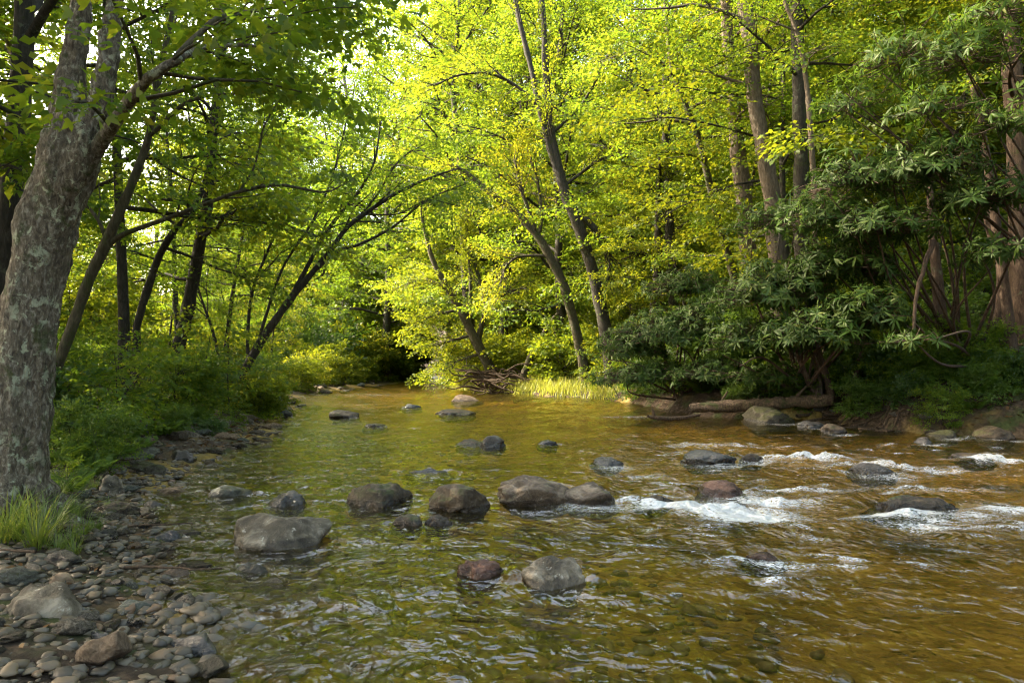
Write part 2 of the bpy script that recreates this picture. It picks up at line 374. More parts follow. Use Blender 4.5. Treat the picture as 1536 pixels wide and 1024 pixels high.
def axis(dense_lo, dense_hi, step, lo, hi, n):
    a = np.arange(dense_lo, dense_hi + step / 2, step); t = np.linspace(0, 1, n + 1)[1:] ** 2.4
    return np.concatenate([(dense_lo - t * (dense_lo - lo))[::-1], a, dense_hi + t * (hi - dense_hi)])
xs = axis(-13, 14, .11, -420, 420, 45); ys = axis(1.0, 26, .12, -300, 600, 60)
gx, gy = np.meshgrid(xs, ys); gz = height(gx.ravel(), gy.ravel())
sl, sr = river(np.stack([gx.ravel(), gy.ravel()], 1))
p3 = np.stack([gx.ravel(), gy.ravel(), gz], 1)
so = np.maximum(sl, sr) + .6 * fbm(p3 * .8, 21, 3)
edge = np.where(sl > sr, 1.0, .0)
zone = np.where(sl > sr, sstep(-.1, .5, so), sstep(-.25, .15, so))
gz = gz + .018 * fbm(p3 * 4.0, 31, 3) * sstep(-1, .5, np.maximum(sl, sr))
nx, ny = len(xs), len(ys)
i, j = np.meshgrid(np.arange(ny - 1), np.arange(nx - 1), indexing='ij')
quads = np.stack([i * nx + j, i * nx + j + 1, (i + 1) * nx + j + 1, (i + 1) * nx + j], -1).reshape(-1, 4)
g = obj('ground', build_mesh('ground', np.stack([gx.ravel(), gy.ravel(), gz], 1), quads, GROUND, True, {'zone': zone}))
tag(g, 'stream bed and leaf littered forest floor rising into hills', 'ground', kind='structure')

# ------------------------------------------------------------------ rocks: list first, the water needs it
# px, py of the waterline, width px, height px, depth ratio, material, label, lift, seed
ROCKS = [
 (402, 822, 150, 48, .75, ROCK_GREY, 'large mottled grey brown boulder lying alone in the shallows, lower left of centre', 1),
 (562, 758, 98, 36, .8, ROCK_BROWN, 'dark brown boulder with mossy top, left of the round brown boulder in midstream', 2),
 (686, 768, 94, 46, .85, ROCK_BROWN, 'round dark brown boulder between the mossy boulder and the long flat slab', 3),
 (806, 756, 118, 42, .8, ROCK_SLAB, 'long flat brown slab rock, left half of the widest midstream outcrop', 4),
 (886, 756, 96, 34, .8, ROCK_SLAB, 'grey brown low slab rock, right half of the widest midstream outcrop', 5),
 (607, 788, 52, 16, .9, ROCK_BROWN, 'low brown rock barely above water just below the mossy boulder', 6),
 (654, 788, 46, 16, .9, ROCK_BROWN, 'low brown wet rock just in front of the round brown boulder', 7),
 (833, 882, 98, 44, .8, ROCK_GREY, 'pale grey squarish rock in the foreground shallows, lower centre', 8),
 (718, 868, 70, 26, .8, ROCK_RED, 'reddish brown wet rock left of the pale squarish foreground rock', 9),
 (738, 670, 42, 20, .9, ROCK_DARK, 'dark pointed rock standing alone in the yellow reflection upstream', 10),
 (704, 669, 44, 11, .9, ROCK_BROWN, 'low brown rock touching the dark pointed rock upstream', 11),
 (422, 757, 64, 22, .8, ROCK_DARK, 'dark wet rock between the flat grey rock and the mossy boulder', 12),
 (335, 745, 72, 16, .8, ROCK_FLECK, 'flat light grey rock awash in the shallows above the large mottled boulder', 13),
 (225, 761, 40, 11, .8, ROCK_DARK, 'small flat dark rock in the shallows right of the upright grey stone', 14),
 (235, 810, 62, 15, .7, ROCK_BLACK, 'flat black wet rock at the gravel edge left of the large mottled boulder', 15),
 (266, 697, 42, 24, .9, ROCK_DARK, 'charcoal oval stone at the water edge on the upper gravel bar', 16),
 (160, 752, 40, 40, .9, ROCK_GREY, 'upright grey stone beside the grass right of the big trunk', 17),
 (185, 934, 92, 24, .7, ROCK_FLECK, 'green grey rock flecked with white at the lower left waterline', 18),
 (264, 980, 122, 24, .5, ROCK_BLACK, 'long black wet slab pointing into the water at bottom left', 19),
 (146, 988, 52, 28, .8, ROCK_BLACK, 'small pointed black wet stone left of the long black slab', 20),
 (40, 962, 130, 62, .9, ROCK_GREY, 'large flat weathered grey boulder in the bottom left corner', 21),
 (82, 912, 42, 38, .9, ROCK_TAN, 'brown egg shaped stone behind the large flat weathered boulder', 22),
 (250, 868, 62, 15, .6, ROCK_TAN, 'tan flat stone half in the water below the flat black rock', 23),
 (372, 853, 56, 8, .6, ROCK_FLECK, 'blue grey flat stone just breaking the surface below the large mottled boulder', 24),
 (515, 627, 46, 14, .8, ROCK_BROWN, 'brown rock far upstream near the left bank', 25),
 (682, 622, 62, 9, .6, ROCK_BROWN, 'long low brown rock far upstream in midstream', 26),
 (822, 667, 34, 8, .8, ROCK_DARK, 'small dark rock right of the dark pointed rock upstream', 27),
 (912, 698, 50, 13, .8, ROCK_DARK, 'dark rock above the right end of the widest midstream outcrop', 28),
 (1068, 694, 80, 20, .7, ROCK_DARK, 'dark smooth rock upstream of the white rapids', 29),
 (1130, 691, 42, 13, .8, ROCK_BROWN, 'small brown rock touching the dark smooth rock above the rapids', 30),
 (1318, 712, 66, 20, .8, ROCK_DARK, 'dark rock with water breaking round it on the right of the stream', 31),
 (1092, 742, 84, 22, .8, ROCK_RED, 'reddish rock with a white splash pouring over it in the rapids', 32),
 (1375, 766, 135, 22, .5, ROCK_BROWN, 'long low rock with water spilling over it at right', 33),
 (985, 757, 62, 14, .8, ROCK_BROWN, 'low brown rock in foam right of the widest midstream outcrop', 34),
 (1150, 838, 70, 8, .8, ROCK_RED, 'reddish rock under a thin sheet of water in the lower right stream', 35),
 (1166, 634, 72, 28, .9, ROCK_MOSS, 'mossy rock in front of the fallen log on the right bank', 36),
 (1258, 650, 42, 17, .9, ROCK_BROWN, 'dark rock among the roots on the right bank', 37),
 (1505, 660, 56, 24, .8, ROCK_BROWN, 'dark rock on the right bank at the right edge of the picture', 38),
 (1420, 657, 44, 14, .8, ROCK_MOSS, 'low mossy rock at the foot of the right bank', 39),
 (1222, 642, 40, 12, .8, ROCK_DARK, 'small dark stone at the waterline between log and roots', 40),
 (1390, 664, 34, 10, .8, ROCK_DARK, 'small dark rock in the water just off the right bank', 41),
 (615, 612, 34, 7, .8, ROCK_DARK, 'small dark rock far upstream among the ripples', 42),
 (560, 640, 40, 5, .8, ROCK_BROWN, 'brown rock just awash upstream near the left', 43),
 (640, 710, 80, 7, .5, ROCK_DARK, 'long dark rock just awash above the round brown boulder', 44),
 (700, 602, 50, 12, .7, ROCK_TAN, 'tan rock at the foot of the sunlit leaning tree', 45),
 (1470, 690, 60, 10, .8, ROCK_BROWN, 'low brown rock in white water near the right edge', 46),
]
rock_xy = []
for r in ROCKS:
    x, y = ground_at(r[0], r[1]); k = y / F
    rock_xy.append((x, y + r[2] * k * .5 * r[4] * .8, r[2] * k, r[3] * k))

def ico(sub):
    import bmesh
    bm = bmesh.new(); bmesh.ops.create_icosphere(bm, subdivisions=sub, radius=1.0)
    v = np.array([q.co[:] for q in bm.verts]); f = np.array([[q.index for q in t.verts] for t in bm.faces]); bm.free()
    return v, f
ICO5, ICO4, ICO3, ICO2 = ico(5), ico(4), ico(3), ico(2)
def rock_shape(base, seed, rough=.28, facet=.5):
    v, f = base; rs = np.random.RandomState(seed); off = rs.rand(3) * 50
    d = 1 + rough * fbm(v * 1.1 + off, seed, 3) + .07 * fbm(v * 3.6 + off, seed + 7, 4) + .02 * fbm(v * 11 + off, seed + 9, 2)
    w = v * d[:, None]
    for _ in range(7):                                    # planes chop the lump into worn facets
        n = rs.normal(size=3); n /= np.linalg.norm(n); lim = rs.uniform(.62, .95); s = w @ n
        w = w - np.outer(np.maximum(s - lim, 0) * facet * 1.3, n) if facet < .75 else w - np.outer(np.maximum(s - lim, 0) * .92, n)
    w[:, 2] = np.where(w[:, 2] < 0, w[:, 2] * .8, w[:, 2])
    w = w - (w.max(0) + w.min(0)) / 2
    return w / (w.max(0) - w.min(0)) * 2, f

for idx, (r, (x, y, w, h)) in enumerate(zip(ROCKS, rock_xy)):
    v, f = rock_shape(ICO5 if r[2] > 60 else ICO4, 100 + r[7], .30, .8 if r[7] in (8, 4, 5, 17) else .5)
    bed = H(x, y); base = min(bed, 0) if r[1] > 600 else 0
    hz = h * .84; full = hz + .10 + w * .12
    v = v * np.array([w / 2 * 1.03, w / 2 * r[4], full / 2])
    o = obj('boulder' if r[2] > 60 else 'stone', build_mesh('rock', v, f, r[5], True), None, (x, y, hz - full / 2))
    if idx in (3,): o.rotation_euler = (0, R(3), 0)
    if idx in (4,): o.rotation_euler = (0, R(7), 0)
    tag(o, r[6], 'boulder' if r[2] > 60 else 'stone')
    if bed > .02 and r[1] < 700 and r[0] > 1000: o.location.z += bed * .8
    if r[0] < 200 and bed > .0: o.location.z += bed * .5
# fringe of moss blades on the mossy boulder is added with the grass below

# ------------------------------------------------------------------ water
wx = axis(-4.5, 7.2, .03, -42, 30, 150); wy = axis(2.0, 9.5, .028, -25, 105, 430)
gx, gy = np.meshgrid(wx, wy); x, y = gx.ravel(), gy.ravel(); q = np.stack([x, y, np.zeros_like(x)], 1)
ca, sa = math.cos(R(-18)), math.sin(R(-18))
u, v_ = x * ca - y * sa, x * sa + y * ca
chop = .16 + .84 * sstep(-.6, 1.8, x + .25 * fbm(q * .7, 41, 2) - (y - 6) * .12) * sstep(3.4, 5.6, y + .15 * x) * sstep(15, 9, y) + .25 * sstep(16, 22, y)
chop = np.clip(chop, 0, 1)
zz = (.42 + .58 * chop) * (.034 * fbm(np.stack([u * 1.7, v_ * 2.4, 0 * u], 1), 43, 2, .4) + .015 * fbm(np.stack([u * 4.6, v_ * 6.0, 0 * u], 1) + .5 * fbm(q * 1.5, 49, 2)[:, None], 47, 3, .42))
foam = np.zeros_like(x)
# cushions upstream and wakes downstream of the stones
for r, (rx, ry, w, h) in zip(ROCKS, rock_xy):
    if ry > 22: continue
    m = (np.abs(x - rx) < w * 2.5 + .6) & (np.abs(y - ry) < w * 3 + 1)
    dx, dy = x[m] - rx, y[m] - ry; s = .5 if rx < .2 else 1.0
    rr = np.sqrt((dx / (w * .62)) ** 2 + (dy / (w * .5)) ** 2)
    zz[m] += s * (.03 * np.exp(-((rr - 1) / .3) ** 2) * np.where(dy > 0, 1, .25) - .02 * np.exp(-((dx - .1 * w) / (w * .5)) ** 2 - ((dy + w * .8) / (w * .5)) ** 2))
    if rx > -.9: foam[m] += (.06 if rx < .6 else .38) * np.exp(-((dx - .15 * w) / (w * .6)) ** 2 - ((dy + w * .55) / (w * .35)) ** 2)
# broken white water: px, py, half length m, half width m, heading deg, strength, hump
RAPIDS_GLINTS = [(1095, 768, .48, .13, -12, 1.0, .03), (1040, 762, .30, .10, -30, .9, .02), (1150, 752, .42, .08, 4, .8, .03), (1180, 738, .42, .05, 0, .7, .03), (965, 752, .2, .06, -50, .8, .03),
          (1135, 776, .16, .14, -70, .8, .0), (1340, 775, .36, .05, 8, .9, .02), (1235, 690, .55, .09, -3, .62, .04), (1310, 700, .5, .10, 0, .6, .05), (1400, 706, .5, .1, 0, .55, .05), (1490, 692, .6, .10, 5, .62, .05),
          (1200, 690, .3, .08, -10, .55, .03), (1515, 765, .3, .05, 0, .8, .02), (1400, 792, .3, .06, -15, .55, .0), (1200, 845, .30, .03, -8, .34, .02), (1115, 842, .12, .03, 0, .45, .02), (1400, 915, .3, .02, -14, .26, .01),
          (1070, 730, .2, .05, -15, .8, .03), (1060, 668, .7, .08, 0, .4, .03), (960, 715, .3, .05, -20, .4, .03), (1380, 735, .7, .07, 3, .45, .03), (940, 625, 1.2, .1, 3, .35, .0), (560, 592, 2.6, 1.2, 0, .2, .0)]
rs = np.random.RandomState(77)
rip = .6 + .6 * fbm(q * 8, 53, 3)
for k in range(110):                                       # small crests in the riffle; their white streaks paint sky glints as foam
    RAPIDS_GLINTS.append((rs.uniform(930, 1540), 665 + 230 * rs.rand() ** 2, rs.uniform(.06, .22), rs.uniform(.012, .03), rs.normal(-12, 18), rs.uniform(.25, .55), rs.uniform(.008, .02)))
for px, py, hl, hw, ang, st, hump in RAPIDS_GLINTS:
    rx, ry = ground_at(px, py); a = R(ang); dx, dy = x - rx, y - ry
    e = np.exp(-(((dx * math.cos(a) + dy * math.sin(a)) / hl) ** 2 + ((-dx * math.sin(a) + dy * math.cos(a)) / (hw * 1.6)) ** 2))
    foam += st * e; zz += hump * 1.5 * e * rip
foam = np.clip(foam, 0, 1.15) + .07 * sstep(.5, .9, chop)
nx, ny = len(wx), len(wy)
i, j = np.meshgrid(np.arange(ny - 1), np.arange(nx - 1), indexing='ij')
quads = np.stack([i * nx + j, i * nx + j + 1, (i + 1) * nx + j + 1, (i + 1) * nx + j], -1).reshape(-1, 4)
w = obj('water', build_mesh('water', np.stack([x, y, zz], 1), quads, WATER, True, {'foam': foam, 'chop': chop}))
tag(w, 'clear shallow amber stream rippling towards the viewer with white riffles', 'stream', kind='structure')

# ------------------------------------------------------------------ leaf geometry
def unit(a): return a / (np.linalg.norm(a, axis=-1, keepdims=True) + 1e-9)
def leaf_geo(pos, d, n, ln, wd, kind='simple', rs=None):
    """returns verts, quads for N leaves"""
    M = len(pos); s = unit(np.cross(n, d)); ln = np.broadcast_to(ln, (M,))[:, None]; wd = np.broadcast_to(wd, (M,))[:, None]
    if kind == 'simple':
        mid = pos + d * ln * .45
        v = np.stack([pos, mid + s * wd * .5 + n * ln * .06, pos + d * ln - n * ln * .12, mid - s * wd * .5 + n * ln * .06], 1)
        return v.reshape(-1, 3), np.arange(M * 4).reshape(M, 4)
    if kind == 'lobed':
        vs = [pos[:, None]]
        for a, k in ((0, 1.0), (.95, .78), (-.95, .78)):
            dd = d * math.cos(a) + s * math.sin(a); ss = s * math.cos(a) - d * math.sin(a); mid = pos + dd * ln * k * .5
            vs.append(np.stack([mid + ss * wd * .30 * k, pos + dd * ln * k - n * ln * .15, mid - ss * wd * .30 * k], 1))
        v = np.concatenate(vs, 1); b = np.arange(M)[:, None] * 10
        q = np.concatenate([b + np.array([[0, 1 + 3 * k, 2 + 3 * k, 3 + 3 * k]]) for k in range(3)], 0)
        return v.reshape(-1, 3), q
    rows = []                                              # 'long': creased elliptic blade
    for t, ww in ((0, .10), (.22, .62), (.5, 1.0), (.8, .66), (1, .06)):
        c = pos + d * ln * t - n * ln * .22 * t * t
        rows += [c - s * wd * .5 * ww + n * wd * .10 * ww, c, c + s * wd * .5 * ww + n * wd * .10 * ww]
    v = np.stack(rows, 1); b = np.arange(M)[:, None] * 15
    q = np.concatenate([b + np.array([[3 * r + c, 3 * r + c + 1, 3 * r + c + 4, 3 * r + c + 3]]) for r in range(4) for c in range(2)], 0)
    return v.reshape(-1, 3), q

def spray_leaves(sprays, rs, n_leaf, ln, wd, twig, kind='simple', flat=.55):
    O = np.array([s[0] for s in sprays]); D = unit(np.array([s[1] for s in sprays])); S = len(O)
    up = np.array([0, 0, 1.0]); Nn = unit(up + flat * .7 * rs.normal(size=(S, 3)))
    Nn = unit(Nn - D * (Nn * D).sum(1, keepdims=True)); Sd = np.cross(Nn, D)
    u = (np.arange(n_leaf) + rs.rand(S, n_leaf)) / n_leaf
    sgn = np.where(np.arange(n_leaf) % 2, 1.0, -1.0)[None] * np.ones((S, 1))
    ang = sgn * (np.radians(62) * (1 - .6 * u)) + rs.normal(0, .35, (S, n_leaf))
    off = sgn * rs.rand(S, n_leaf) * twig * .38 * (1 - .55 * u)
    pos = O[:, None] + D[:, None] * (u * twig)[..., None] + Sd[:, None] * off[..., None] + Nn[:, None] * (rs.normal(0, .07, (S, n_leaf)) * twig - .12 * u * u * twig)[..., None]
    d = D[:, None] * np.cos(ang)[..., None] + Sd[:, None] * np.sin(ang)[..., None]
    d = d + rs.normal(0, .25, d.shape); d[..., 2] -= .18; d = unit(d)
    n = Nn[:, None] + flat * rs.normal(0, .8, d.shape); n = unit(n - d * (n * d).sum(-1, keepdims=True))
    k = rs.uniform(.65, 1.2, S * n_leaf)
    return leaf_geo(pos.reshape(-1, 3), d.reshape(-1, 3), n.reshape(-1, 3), ln * k, wd * k, kind)

def crown_mesh(lv, lq, leaf, tw, bark):
    if not tw.v: return build_mesh('crown', lv, lq, leaf)
    tv, tq = np.concatenate(tw.v), np.concatenate(tw.q)
    return build_mesh('crown', np.concatenate([lv, tv]), np.concatenate([lq, tq + len(lv)]), [leaf, bark], False, None, np.concatenate([np.zeros(len(lq)), np.ones(len(tq))]))
def rot2(d, a):
    c, s = math.cos(a), math.sin(a); return np.array([d[0] * c - d[1] * s, d[0] * s + d[1] * c, d[2]])
def foliate(mb, limbs, rs, n_sub, n_spray, sub_len, sides=4, t0=.2, droop=.1):
    """limbs: (pts, radii). grows side branches with twigs into mb; returns sprays"""
    sprays = []
    for pts, rad in limbs:
        pts = np.asarray(pts); seg = np.linalg.norm(np.diff(pts, axis=0), axis=1).sum(); n = max(2, int(n_sub * (1 if n_sub < 0 else 1)))
        for k in range(n):
            t = t0 + (1 - t0) * (k + rs.rand()) / n; f = t * (len(pts) - 1); i = min(int(f), len(pts) - 2); o = pts[i] + (pts[i + 1] - pts[i]) * (f - i)
            d0 = unit(pts[i + 1] - pts[i]); d = rot2(d0, (1 if k % 2 else -1) * rs.uniform(.5, 1.3)); d[2] = d[2] * .4 + rs.uniform(-.15, .3); d = unit(d)
            L_ = sub_len * rs.uniform(.6, 1.25) * (1.1 - .55 * t); m = 5
            q = [o]
            for _ in range(m - 1):
                d = unit(d + rs.normal(0, .16, 3) - np.array([0, 0, droop * .25])); q.append(q[-1] + d * L_ / (m - 1))
            q = np.array(q); r0 = max(.006, min(.022, rad[i] * .5)) * (sub_len / 1.2) ** .5
            mb.tube(q, np.linspace(r0, r0 * .3, m), sides)
            for s in range(n_spray):
                tt = .25 + .75 * (s + rs.rand()) / n_spray; f2 = tt * (m - 1); ii = min(int(f2), m - 2); oo = q[ii] + (q[ii + 1] - q[ii]) * (f2 - ii)
                dd = rot2(unit(q[ii + 1] - q[ii]), (1 if s % 2 else -1) * rs.uniform(.2, 1.1)); dd[2] = dd[2] * .5 + rs.uniform(-.25, .15)
                sprays.append((oo, dd))
            sprays.append((q[-1], q[-1] - q[-2]))
    return sprays

def make_limbs(mb, trunk, rad, rs, n, t0, reach, sides=5, up=(.2, .9), shape='round'):
    out = []; trunk = np.asarray(trunk); a = rs.rand() * 6.28
    for k in range(n):
        t = t0 + (.98 - t0) * (k + rs.rand() * .8) / n; f = t * (len(trunk) - 1); i = min(int(f), len(trunk) - 2); o = trunk[i] + (trunk[i + 1] - trunk[i]) * (f - i)
        a += 2.4 + rs.normal(0, .35); s = (t - t0) / (1 - t0)
        pr = (math.sin(math.pi * min(1, .22 + .78 * s)) ** .7 + .12) if shape == 'round' else (1.05 - .8 * s)
        L_ = reach * pr * rs.uniform(.7, 1.15); el = up[0] + (up[1] - up[0]) * s + rs.normal(0, .12)
        d = np.array([math.cos(a) * math.cos(el), math.sin(a) * math.cos(el), math.sin(el)]); q = [o]
        for _ in range(6):
            d = unit(d + rs.normal(0, .13, 3) + np.array([0, 0, -.05])); q.append(q[-1] + d * L_ / 6)
        r0 = min(rad[i] * .55, .016 * L_ + .012); rr = np.linspace(r0, r0 * .25, 7)
        mb.tube(np.array(q), rr, sides); out.append((np.array(q), rr))
    return out

def make_tree(seed, Ht, r0, t0, reach, n_limb, n_sub, n_spray, n_leaf, ln, wd, twig, sub_len, leaf=LEAF, bark=BARK_DARK, lean=.08, kind='simple', stems=1, up=(.2, .9), shape='round', flat=.55):
    rs = np.random.RandomState(seed); mb = MB(); sprays = []
    for s in range(stems):
        a = rs.rand() * 6.28; spread = (0 if stems == 1 else rs.uniform(.25, .6)) + lean * rs.rand(); m = 9
        z = np.linspace(-.25, Ht * (1 if s == 0 else rs.uniform(.7, 1)), m); tt = np.linspace(0, 1, m)
        w = np.cumsum(rs.normal(0, .018 * Ht, (m, 2)), 0) * tt[:, None]
        pts = np.stack([math.cos(a) * spread * Ht * tt ** 1.3 + w[:, 0], math.sin(a) * spread * Ht * tt ** 1.3 + w[:, 1], z], 1); pts = spline(pts, 16)
        k = np.linspace(0, 1, 16); rad = r0 * (1 - .85 * k) + r0 * .5 * np.exp(-k * 16)
        mb.tube(pts, rad, 9 if stems == 1 else 6)
        lm = make_limbs(mb, pts, rad, rs, n_limb, t0, reach, up=up, shape=shape)
        sprays += foliate(mb, lm, rs, n_sub, n_spray, sub_len)
        sprays += [(q[-1], q[-1] - q[-2]) for q, _ in lm]
    lv, lq = spray_leaves(sprays, rs, n_leaf, ln, wd, twig, kind, flat)
    return mb.mesh('trunk', bark), build_mesh('crown', lv, lq, leaf)

# ------------------------------------------------------------------ hero trees traced at their own distances
def px_poly(rows, Y, n=24):
    """rows (px, py, width px[, Y]) -> resampled points, radii"""
    a = np.array([[*P(r[0], r[1], r[3] if len(r) > 3 else Y), r[2] / 2 * (r[3] if len(r) > 3 else Y) / F] for r in rows])
    a = spline(a, n); return a[:, :3], np.maximum(a[:, 3], .003)
def wiggle(pts, rs, amp):
    w = rs.normal(0, 1, pts.shape); w[1:-1] = (w[:-2] + w[1:-1] + w[2:]) / 3; w[0] = 0; return pts + w * amp

def hero(name, label, Y, trunks, branches, bark, leaf, seed, n_limb=0, reach=2.0, t0=.4, n_sub=6, n_spray=4, n_leaf=14, ln=.1, wd=.065, twig=.5, sub_len=1.1, kind='simple', ground=True, cat='tree', group=None, sub_on_trunk=True, sides=12, extra=None):
    rs = np.random.RandomState(seed)
    first = px_poly(trunks[0], Y)[0][0]; bx, by = first[0], first[1]; bz = H(bx, by)
    root = thing(name, label, cat, (bx, by, bz), group=group); off = np.array([bx, by, bz])
    mb = MB(); limbs = []; sprays = []
    for k, tr in enumerate(trunks):
        pts, rad = px_poly(tr, Y, 40)
        if k == 0 and ground:                              # carry the bole down into the soil
            dn = np.array([pts[0] + np.array([0, 0, (bz - .3 - pts[0][2]) * s]) for s in (1.0, .75, .5, .25)])
            pts = np.vstack([dn, pts]); rad = np.concatenate([rad[0] * np.array([1.7, 1.45, 1.2, 1.08]), rad])
        pts = wiggle(pts, rs, rad.mean() * .10); mb.tube(pts - off, rad * (1 + .06 * rs.normal(size=len(rad))), sides)
        if n_limb: limbs += make_limbs(mb, pts - off, rad, rs, n_limb, t0, reach, up=(.1, .8))
        elif sub_on_trunk: limbs.append((pts[int(len(pts) * t0):] - off, rad[int(len(pts) * t0):]))
    obj('trunk', mb.mesh('trunk', bark), root)
    if extra: extra(root, off)
    tw = MB()
    for br in branches:
        b = MB(); pts, rad = px_poly(br, Y, 22); pts = wiggle(pts, rs, rad.mean() * .35); b.tube(pts - off, rad, 8)
        obj('branch', b.mesh('branch', bark), root); limbs.append((pts - off, rad))
    sprays += foliate(tw, limbs, rs, n_sub, n_spray, sub_len)
    if sprays:
        lv, lq = spray_leaves(sprays, rs, n_leaf, ln, wd, twig, kind); obj('crown', crown_mesh(lv, lq, leaf, tw, bark), root)
    return root

# the big forked tree at left: bole meshed finely with bark relief
def bole(rows, Y, off, seed, flare=0):
    pts, rad = px_poly(rows, Y, 150); 
    if flare:
        t = np.linspace(0, 1, 150); rad = rad * (1 + flare * np.exp(-t * 14))
    mb = MB(); mb.tube(pts, rad, 72, True); v, q = mb.v[0], mb.q[0]
    n = len(pts) + 1; c = np.repeat(np.vstack([pts, pts[-1:]]), 72, 0); dirn = unit(v - c)
    s = np.stack([v[:, 0] * 9, v[:, 1] * 9, v[:, 2] * 3.2], 1)
    rel = -.026 + .020 * fbm(s, seed, 4, .6) + .012 * fbm(v * 2.2, seed + 3, 3) + .006 * fbm(v * np.array([40, 40, 16]), seed + 5, 2)
    return v + dirn * rel[:, None] - off, q
BY = 4.7
b0 = P(15, 742, BY); bz = H(b0[0], b0[1]); off = np.array([b0[0], b0[1], bz])
root = thing('forked_tree', 'big forked tree with lichen spotted grey bark rising beside the grass at the left edge', 'tree', tuple(off))
mb = MB()
mb.add(*bole([(8, 800, 112), (15, 742, 104), (25, 660, 96), (35, 560, 87), (46, 460, 81), (66, 355, 82), (88, 285, 88), (104, 225, 92), (112, 180, 84)], BY, off, 61, .42))
obj('trunk', mb.mesh('trunk', BARK_BIG), root)
mb = MB(); mb.add(*bole([(84, 320, 34), (91, 262, 52), (99, 200, 55), (106, 130, 50), (117, 60, 42), (122, 0, 39), (130, -140, 34), (150, -420, 26), (150, -700, 12)], BY + .06, off, 62))
obj('stem', mb.mesh('stem', BARK_BIG), root)
mb = MB(); mb.add(*bole([(92, 320, 34), (108, 264, 54), (132, 190, 53), (153, 140, 43), (164, 80, 40), (171, 0, 38), (180, -140, 36), (215, -420, 26), (250, -700, 12)], BY - .08, off, 63))
obj('stem', mb.mesh('stem', BARK_BIG), root)
rs = np.random.RandomState(66)
for a in (-2.0, -1.1, -.35, .5, 1.5, 2.7):
    dx_, dy_ = math.cos(a), math.sin(a); L_ = rs.uniform(.45, .75); rows = []
    for t in (0, .3, .6, 1):
        r_ = .10 + L_ * t; gx_, gy_ = off[0] + dx_ * r_ - dy_ * .10 * t * rs.normal(), off[1] + dy_ * r_ + dx_ * .10 * t * rs.normal()
        rows.append((gx_ - off[0], gy_ - off[1], H(gx_, gy_) - bz + (.30 * (1 - t) ** 2.2 + .02 * (1 - t) - .05 * t), .085 - .06 * t))
    q_ = spline(rows, 18); b = MB(); b.tube(q_[:, :3], q_[:, 3] * (1 + .12 * rs.normal(size=18)), 14); obj('root', b.mesh('root', BARK_BIG), root)
rs = np.random.RandomState(64); limbs = []
for br in [[(112, 275, 30, BY), (142, 228, 24, BY - .05), (172, 185, 19, BY - .2), (205, 140, 17, BY - .4), (228, 112, 15, BY - .5), (266, 86, 12, BY - .5), (292, 78, 10, BY - .4), (345, 69, 7, BY - .2), (405, 72, 4, BY)],
           [(264, 87, 10, BY - .5), (298, 52, 9, BY - .4), (330, 28, 8, BY - .3), (375, 18, 6, BY), (425, 4, 4, BY + .3), (480, -20, 2, BY + .8)],
           [(160, -100, 22, BY), (215, -165, 18, BY + .6), (310, -200, 14, BY + 1.4), (420, -190, 9, BY + 2.4), (520, -150, 4, BY + 3)],
           [(150, -250, 22, BY), (60, -330, 16, BY + 1), (-20, -340, 12, BY + 2), (-80, -300, 5, BY + 3)],
           [(190, -260, 20, BY), (330, -380, 16, BY + .8), (480, -400, 11, BY + 1.8), (640, -330, 4, BY + 3)],
           [(200, -420, 18, BY), (330, -600, 13, BY + .3), (480, -760, 8, BY + .5), (600, -820, 3, BY + .8)],
           [(150, -420, 18, BY), (200, -640, 13, BY - 1), (420, -900, 8, BY - 1.5), (700, -1200, 3, BY - 2)],
           ]:
    b = MB(); pts, rad = px_poly(br, BY, 22); b.tube(wiggle(pts, rs, rad.mean() * .3) - off, rad, 10); obj('branch', b.mesh('branch', BARK_BIG if br[0][2] > 22 else BARK_OLIVE), root); limbs.append((pts - off, rad))
tw = MB(); sp = foliate(tw, limbs, rs, 10, 5, 1.0); 
lv, lq = spray_leaves(sp, rs, 16, .072, .066, .5, 'lobed'); obj('crown', crown_mesh(lv, lq, LEAF, tw, BARK_OLIVE), root)

hero('tree', 'dark rough trunk cut by the left edge of the picture behind the big forked tree', 8.5,
     [[(-22, 620, 46), (-14, 520, 42), (0, 420, 38), (14, 300, 34), (26, 170, 31), (36, 40, 28), (44, -120, 24), (50, -400, 16)]], [], BARK_DARK, LEAF, 71, n_limb=9, reach=3.0, t0=.45, n_sub=7, n_spray=5, n_leaf=18, ln=.085, wd=.07, kind='lobed')
hero('leaning_tree', 'mossy leaning tree right of the forked trunk with a long arching bough', 8.2,
     [[(66, 600, 17.2), (88, 545, 15.6), (112, 478, 14.8), (138, 410, 14.8), (158, 368, 15.6), (182, 312, 13.3), (205, 258, 11.7), (222, 205, 10.1), (240, 110, 8.6), (262, 0, 7.0), (280, -120, 3.9)]],
     [[(152, 380, 10.1), (172, 360, 8.6), (205, 344, 7.8), (262, 324, 7.0), (312, 304, 6.2), (362, 286, 5.9), (412, 277, 5.1), (452, 283, 3.9), (492, 288, 3.1), (532, 268, 1.6)],
      [(360, 286, 3.9), (378, 258, 3.5), (388, 225, 3.1), (396, 190, 2.7), (418, 152, 2.3), (432, 138, 1.6)],
      [(160, 365, 6.2), (152, 338, 5.5), (136, 315, 4.7), (122, 290, 3.9), (118, 255, 2.3), (126, 220, 1.6)],
      [(222, 205, 7.0, 8.2), (290, 150, 5.5, 8), (370, 140, 3.9, 7.6), (440, 138, 3.1, 7.2), (500, 150, 1.6, 7)],
      [(240, 110, 6.2, 8.2), (330, 60, 5.5, 8.6), (430, 40, 3.9, 9.2), (520, 60, 2.3, 9.8)]], BARK_OLIVE, LEAF, 72, t0=.5, n_sub=5, n_spray=4, n_leaf=17, ln=.078, wd=.068, kind='lobed', sub_len=1.15)
